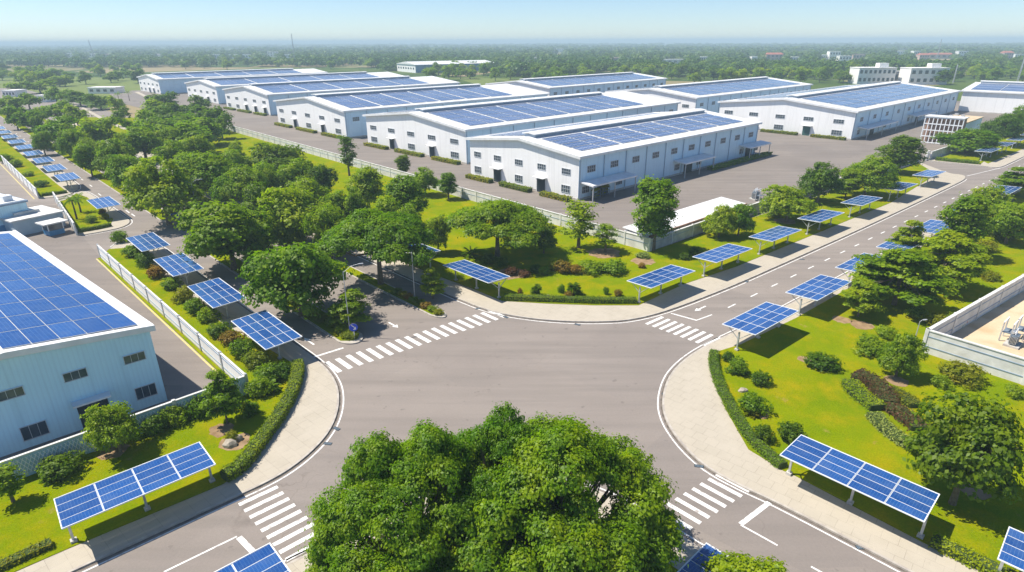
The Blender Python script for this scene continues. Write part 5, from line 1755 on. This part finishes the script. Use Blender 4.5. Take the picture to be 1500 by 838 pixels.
# red barrel behind the wall
p = G(1411, 478)
root = empty('barrel', (p.x, p.y, .26), 0, 'red barrel standing against the inside of the concrete wall', 'barrel')
m = MB(); m.tube([(0, 0, 0), (0, 0, .3), (0, 0, .32), (0, 0, .62), (0, 0, .64), (0, 0, .95)], [.3, .3, .32, .32, .3, .3], M_RED, 14); m.obj('body', root)
m = MB(); m.tube([(0, 0, .951), (0, 0, .98)], [.31, .31], M_METAL, 14); m.obj('lid', root)

# racks with plants under the first awning
for k, (x, y) in enumerate(((872, 292), (886, 287))):
    p = G(x, y)
    root = empty('plant_rack', (p.x, p.y, .02), .75, 'dark rack of yellow green potted plants by the first awning, %s one' % ('left', 'right')[k], 'plant rack')
    m = MB()
    for z in (.5, 1.3, 2.1):
        m.box(-1.3, 1.3, -.5, .5, z, z + .06, M_MACH)
    m.obj('shelf_boards', root)
    for sx in (-1.3, 1.22):
        for sy in (-.5, .42):
            m = MB(); m.box(sx, sx + .08, sy, sy + .08, 0, 2.3, M_MACH); m.obj('upright', root)
    r_ = np.random.default_rng(k)
    C = r_.uniform((-1.2, -.45, .6), (1.2, .45, 2.7), (500, 3)); C[:, 2] = np.where(r_.uniform(size=500) < .6, r_.uniform(2.15, 2.7, 500), C[:, 2])
    cc = link(bpy.data.objects.new('plants', leaf_mesh('rack_leaves', C, r_.normal(size=(500, 3)) + np.array([0, 0, .8]), .3, L_YEL))); cc.parent = root

# white lattice frame and the blue box building past the yard
p = G(1402, 214); dA = azv(47)
root = empty('stair_tower', (p.x, p.y, 0), math.atan2(dA.y, dA.x), 'white lattice framed tower with brown infill before the right warehouse', 'tower')
W_, H_ = 12.0, 9.5
m = MB(); m.box(1.6, 5.5, .15, W_ - .15, .2, H_ - .3, M_BROWN); m.obj('core', root)
m = MB()
for k in range(10):
    y = W_ * k / 9
    m.box(-.12, .12, y - .14, y + .14, 0, H_, M_ALU)
for k in range(5):
    z = .3 + (H_ - .5) * k / 4
    m.box(-.16, .16, -.14, W_ + .14, z - .16, z + .16, M_ALU)
m.obj('lattice_screen', root)
m = MB(); m.box(-.3, 5.8, -.3, W_ + .3, H_, H_ + .3, M_ROOF); m.obj('roof', root)
root = empty('utility_building', (p.x + dA.x * 6.2, p.y + dA.y * 6.2, 0), math.atan2(dA.y, dA.x), 'flat roofed block with blue side wall behind the lattice tower', 'building')
m = MB(); m.box(0, 26, .3, W_ - 2, 0, 7.4, M_WALLBL); m.obj('wall', root)
m = MB(); m.box(-.3, 26.3, 0, W_ - 1.7, 7.41, 7.8, M_SAND); rf = m.obj('roof', root)
for k in range(6):
    m = MB(); m.box(3 + k * 4, 4.2 + k * 4, 5 + (k % 2) * 3, 6.2 + (k % 2) * 3, 7.81, 8.6, M_METAL); m.obj('roof_unit', rf)
root = empty('factory_gate', (n2w.x - 2.2, n2w.y - 1.2, 0), math.atan2(VA.y, VA.x), 'white gate pillars at the factory entrance on the right road', 'gate')
for k in range(2):
    m = MB(); m.box(k * 1.5 - .3, k * 1.5 + .3, -.3, .3, 0, 3.0, M_CONCP); m.obj('pillar', root)
m = MB()
for k in range(8):
    m.box(.32 + k * .12, .36 + k * .12, -.03, .03, .1, 2.4, M_ALU)
m.box(.31, 1.19, -.05, .05, 2.41, 2.5, M_ALU)
m.obj('grille', root)

# small factory block at the far left, low white hut and guard booth
q0, q1 = G(50, 334), G(0, 345)
dG = (q0 - q1).normalized()
root = empty('factory_building', (q0.x, q0.y, 0), math.atan2(-dG.y, -dG.x), 'blue walled flat factory block at the left edge behind the solar roof', 'factory')
m = MB(); m.box(0, 22, -14, 0, 0, 5.6, M_WALLBL); m.obj('wall', root)
m = MB(); m.box(-.2, 22.2, .02, .3, 0.0, 1.9, M_BLUE); m.obj('dado', root)
m = MB(); m.box(-.3, 22.3, -14.3, .35, 5.61, 6.0, M_DARKTRIM); m.obj('parapet', root)
m = MB(); m.box(0, 22, -13.9, -.1, 6.01, 6.1, M_ROOF); rf = m.obj('roof', root)
for k, x in enumerate((1.5, 4.5, 8, 12)):
    m = MB(); m.box(x, x + 1.6, -3.0, -1.4, 6.11, 7.2, M_MACH if k % 2 else M_ALU); m.obj('roof_unit', rf)
q0 = G(97, 331)
root = empty('utility_hut', (q0.x, q0.y, 0), math.atan2(-dG.y, -dG.x), 'low grey hut with white roof and skylight next to the blue factory block', 'hut')
m = MB(); m.box(0, 9, -9, 0, 0, 3.0, mat('hut_wall', (0.5, 0.6, 0.66), .7, (0.42, 0.52, 0.58), .6)); m.obj('wall', root)
m = MB(); m.box(-.3, 9.3, -9.3, .3, 3.01, 3.3, M_CONCP); rf = m.obj('roof', root)
m = MB(); m.box(2.5, 7, -6.5, -3.5, 3.31, 3.9, M_CONCP); m.obj('skylight', rf)
q0 = G(96, 341)
root = empty('guard_booth', (q0.x, q0.y, 0), math.atan2(-dG.y, -dG.x), 'small blue glazed guard booth with flat white roof at the side gate', 'booth')
m = MB(); m.box(0, 2.8, -2.4, 0, 0, 1.0, M_BLUE); m.obj('wall', root)
m = MB(); m.box(.05, 2.75, -2.35, -.05, 1.001, 2.3, M_GLASS); m.obj('window_band', root)
for x in (-.02, 2.66):
    for y in (-2.4, -.14):
        m = MB(); m.box(x, x + .16, y, y + .16, 1.0, 2.4, M_ALU); m.obj('post', root)
m = MB(); m.box(-.8, 3.6, -2.9, .8, 2.41, 2.65, M_CONCP); m.obj('roof', root)

def car(label, x, y, az_, paint):
    p = G(x, y); d = azv(az_)
    root = empty('parked_car', (p.x, p.y, .02), math.atan2(d.y, d.x), label, 'car')
    prof = [(-2.1, .35), (-2.15, .75), (-1.9, .95), (-1.45, 1.0), (-.95, 1.42), (.45, 1.42), (1.1, 1.0), (1.95, .85), (2.15, .65), (2.1, .35)]
    m = MB()
    n = len(prof)
    def sec(s_): return [(px_, s_ * (.86 if pz < 1.1 else .70), pz) for px_, pz in prof]
    L_, R__ = sec(1), sec(-1)
    m.face(L_[::-1], paint); m.face(R__, paint)
    for i in range(n):
        k = (i + 1) % n
        m.face([L_[i], L_[k], R__[k], R__[i]], paint)
    m.obj('body', root)
    for s_ in (-1, 1):
        m = MB()
        q_ = [(-1.3, .80 * s_, 1.03), (.95, .80 * s_, 1.03), (.4, .735 * s_, 1.36), (-.9, .735 * s_, 1.36)]
        m.face(q_ if s_ < 0 else q_[::-1], M_GLASS); m.obj('side_window', root)
    m = MB(); m.face([(1.14, .74, 1.02), (1.14, -.74, 1.02), (.5, -.64, 1.42), (.5, .64, 1.42)], M_GLASS); m.obj('windscreen', root)
    m = MB(); m.face([(-1.5, -.74, 1.02), (-1.5, .74, 1.02), (-1.0, .64, 1.42), (-1.0, -.64, 1.42)], M_GLASS); m.obj('rear_window', root)
    for wx in (-1.3, 1.35):
        for s_ in (-1, 1):
            m = MB(); m.tube([(wx, s_ * .70, .31), (wx, s_ * .90, .31)], [.31, .31], M_DOOR, 14)
            w_ = m.obj('wheel', root)
            m = MB(); m.tube([(wx, s_ * .901, .31), (wx, s_ * .92, .31)], [.17, .17], M_METAL, 10); m.obj('rim', w_)
    for s_ in (-1, 1):
        m = MB(); m.box(2.12, 2.17, s_ * .6 - .15, s_ * .6 + .15, .6, .74, M_ALU); m.obj('headlight', root)
M_CARW = mat('white_car_paint', (0.8, 0.8, 0.8), 0.25, spec=0.6)
M_CARD = mat('dark_car_paint', (0.05, 0.06, 0.08), 0.25, spec=0.6)
car('white car parked near the far carports right of the upper road', 1462, 303, 50, M_CARW)
car('dark car parked behind the white one near the upper right road', 1474, 298, 50, M_CARD)
p = G(257, 322)
root = empty('waste_bin', (p.x, p.y, .02), .6, 'blue waste bin in the shade beside the tall round island tree', 'bin')
mb_ = mat('blue_plastic', (0.02, 0.12, 0.5), .5)
m = MB(); m.hexa([(-.6, -.4, .15), (.6, -.4, .15), (.6, .4, .15), (-.6, .4, .15)], [(-.75, -.5, 1.5), (.75, -.5, 1.5), (.75, .5, 1.5), (-.75, .5, 1.5)], mb_); m.obj('body', root)
m = MB(); m.hexa([(-.8, -.55, 1.51), (.8, -.55, 1.51), (.8, .55, 1.51), (-.8, .55, 1.51)], [(-.7, -.45, 1.7), (.7, -.45, 1.7), (.7, .45, 1.7), (-.7, .45, 1.7)], mb_); m.obj('lid', root)

# ================================================================ FAR BUILDINGS AND MASTS
def block_house(name, label, x, y, wpx, h, floors, dep=14, m_=None, rot=None, roof=None, group=None, cat='building', rooftop=True, wins=None):
    p = G(x, y)
    D_ = dist_of(p)
    Wd = wpx * D_ / FPX
    root = empty(name, (p.x, p.y, -.06), 0 if rot is None else rot, label, cat, group)
    m_ = m_ or M_HOUSE
    m = MB(); m.box(-Wd / 2, Wd / 2, 0, dep, 0, h, m_); m.obj('wall', root)
    m = MB()
    if roof:
        m.hexa([(-Wd / 2 - .5, -.6, h + .01), (Wd / 2 + .5, -.6, h + .01), (Wd / 2 + .5, dep + .6, h + .01), (-Wd / 2 - .5, dep + .6, h + .01)],
               [(-Wd / 2 + 2, dep / 2 - .3, h + 3), (Wd / 2 - 2, dep / 2 - .3, h + 3), (Wd / 2 - 2, dep / 2 + .3, h + 3), (-Wd / 2 + 2, dep / 2 + .3, h + 3)], roof)
    else:
        m.box(-Wd / 2 - .3, Wd / 2 + .3, -.3, dep + .3, h + .01, h + .6, m_)
    rf = m.obj('roof', root)
    if rooftop and not roof:
        m = MB(); m.box(Wd * .1, Wd * .35, dep * .3, dep * .7, h + .61, h + 4.0, m_); m.obj('stair_house', rf)
    n = wins or max(3, int(Wd / 4.5))
    n = min(n, 14)
    fh = h / floors
    for f in range(floors):
        for k in range(n):
            xx = -Wd / 2 + Wd * (k + .5) / n
            ww = Wd / n * .26
            m = MB(); m.box(xx - ww, xx + ww, -.12, -.01, f * fh + fh * .35, f * fh + fh * .78, M_GLASS)
            m.obj('window', root)
    return root
block_house('office_block', 'white two storey office with a row of dark windows beyond the right warehouse', 1282, 123, 54, 13, 2, 16, wins=8)
block_house('office_block', 'low grey link wing between the two white offices', 1318, 122, 22, 9.5, 1, 12, M_CONC, rooftop=False)
block_house('office_block', 'white office with roof terrace behind the far solar roofs, right one', 1358, 124, 56, 13, 2, 16, wins=6)
# large far warehouse with blue long wall
pw = G(609, 107); axw = azv(58)
root = empty('far_warehouse', (pw.x, pw.y, 0), math.atan2(axw.y, axw.x), 'white and blue warehouse far behind the left rows', 'warehouse')
wl = 115
m = MB(); m.box(0, wl, 0, 60, 0, 9.5, M_WALLW); m.obj('wall', root)
m = MB(); m.box(.2, wl - 12, -.2, -.01, .5, 9.2, M_BLUE); m.obj('blue_cladding', root)
m = MB(); m.hexa([(-1, -1, 9.51), (wl + 1, -1, 9.51), (wl + 1, 61, 9.51), (-1, 61, 9.51)], [(-1, 28, 12.5), (wl + 1, 28, 12.5), (wl + 1, 32, 12.5), (-1, 32, 12.5)], M_ROOF); m.obj('roof', root)
for k in range(7):
    m = MB(); m.box(-.15, -.01, 4 + k * 8, 8 + k * 8, 4, 6.0, M_GLASS); m.obj('window', root)
for x, y, w_, h, lab, mm, rf in HS:
    block_house('house', lab, x, y, w_, h, 1 if h < 10 else 2, 12, mm, roof=rf, group='scattered far houses', cat='house', rooftop=False, wins=4)
def mast(label, x, y, top, wd=1.1, lean=0):
    p = G(x, y); D_ = dist_of(p)
    H = (y - top) * D_ / FPX
    root = empty('radio_mast', (p.x, p.y, 0), .4, label, 'mast')
    m = MB()
    w0, w1 = wd, wd * .3
    for k in range(3):
        a = k * 2.094
        m.bar((w0 * math.cos(a), w0 * math.sin(a), 0), (w1 * math.cos(a) + lean, w1 * math.sin(a), H), .35, .35, M_METAL)
    m.obj('legs', root)
    m = MB()
    n = 14
    for i in range(n):
        t0, t1 = i / n, (i + 1) / n
        for k in range(3):
            a, c = k * 2.094, (k + 1) * 2.094
            r0, r1 = w0 + (w1 - w0) * t0, w0 + (w1 - w0) * t1
            m.bar((r0 * math.cos(a) + lean * t0, r0 * math.sin(a), H * t0), (r1 * math.cos(c) + lean * t1, r1 * math.sin(c), H * t1), .2, .2, M_METAL)
    m.obj('bracing', root)
mast('tall lattice mast rising above the left warehouse rows', 433, 98, 53, 1.3)
mast('leaning lattice mast at the far left horizon', 141, 92, 61, 1.3, -4)
mast('short twin mast on the horizon above the far blue warehouse', 588, 86, 68, 1.2)
mast('lattice mast on the right horizon behind the offices', 1371, 92, 60, 1.2)
mast('thin white pole beside the offices', 1396, 122, 96, .5)
mast('thin mast at the far right behind the cream warehouse', 1490, 122, 84, .7)
mast('small mast on the centre horizon', 812, 84, 70, .8)

# ================================================================ HAZE
def haze():
    m = bpy.data.materials.new('haze_air')
    m.use_nodes = True
    nt = m.node_tree
    nt.nodes.remove(nt.nodes['Principled BSDF'])
    v = nt.nodes.new('ShaderNodeVolumePrincipled')
    v.inputs['Color'].default_value = (0.70, 0.91, 1.0, 1)
    v.inputs['Density'].default_value = 0.00036
    v.inputs['Anisotropy'].default_value = 0.0
    nt.links.new(v.outputs[0], nt.nodes['Material Output'].inputs['Volume'])
    mb = MB()
    mb.box(-12000, 12000, -300, 12500, -1.2, 52, m)
    o = mb.obj('haze')
    tag(o, 'pale blue haze in the air over the plain', 'haze', None, 'stuff')
haze()
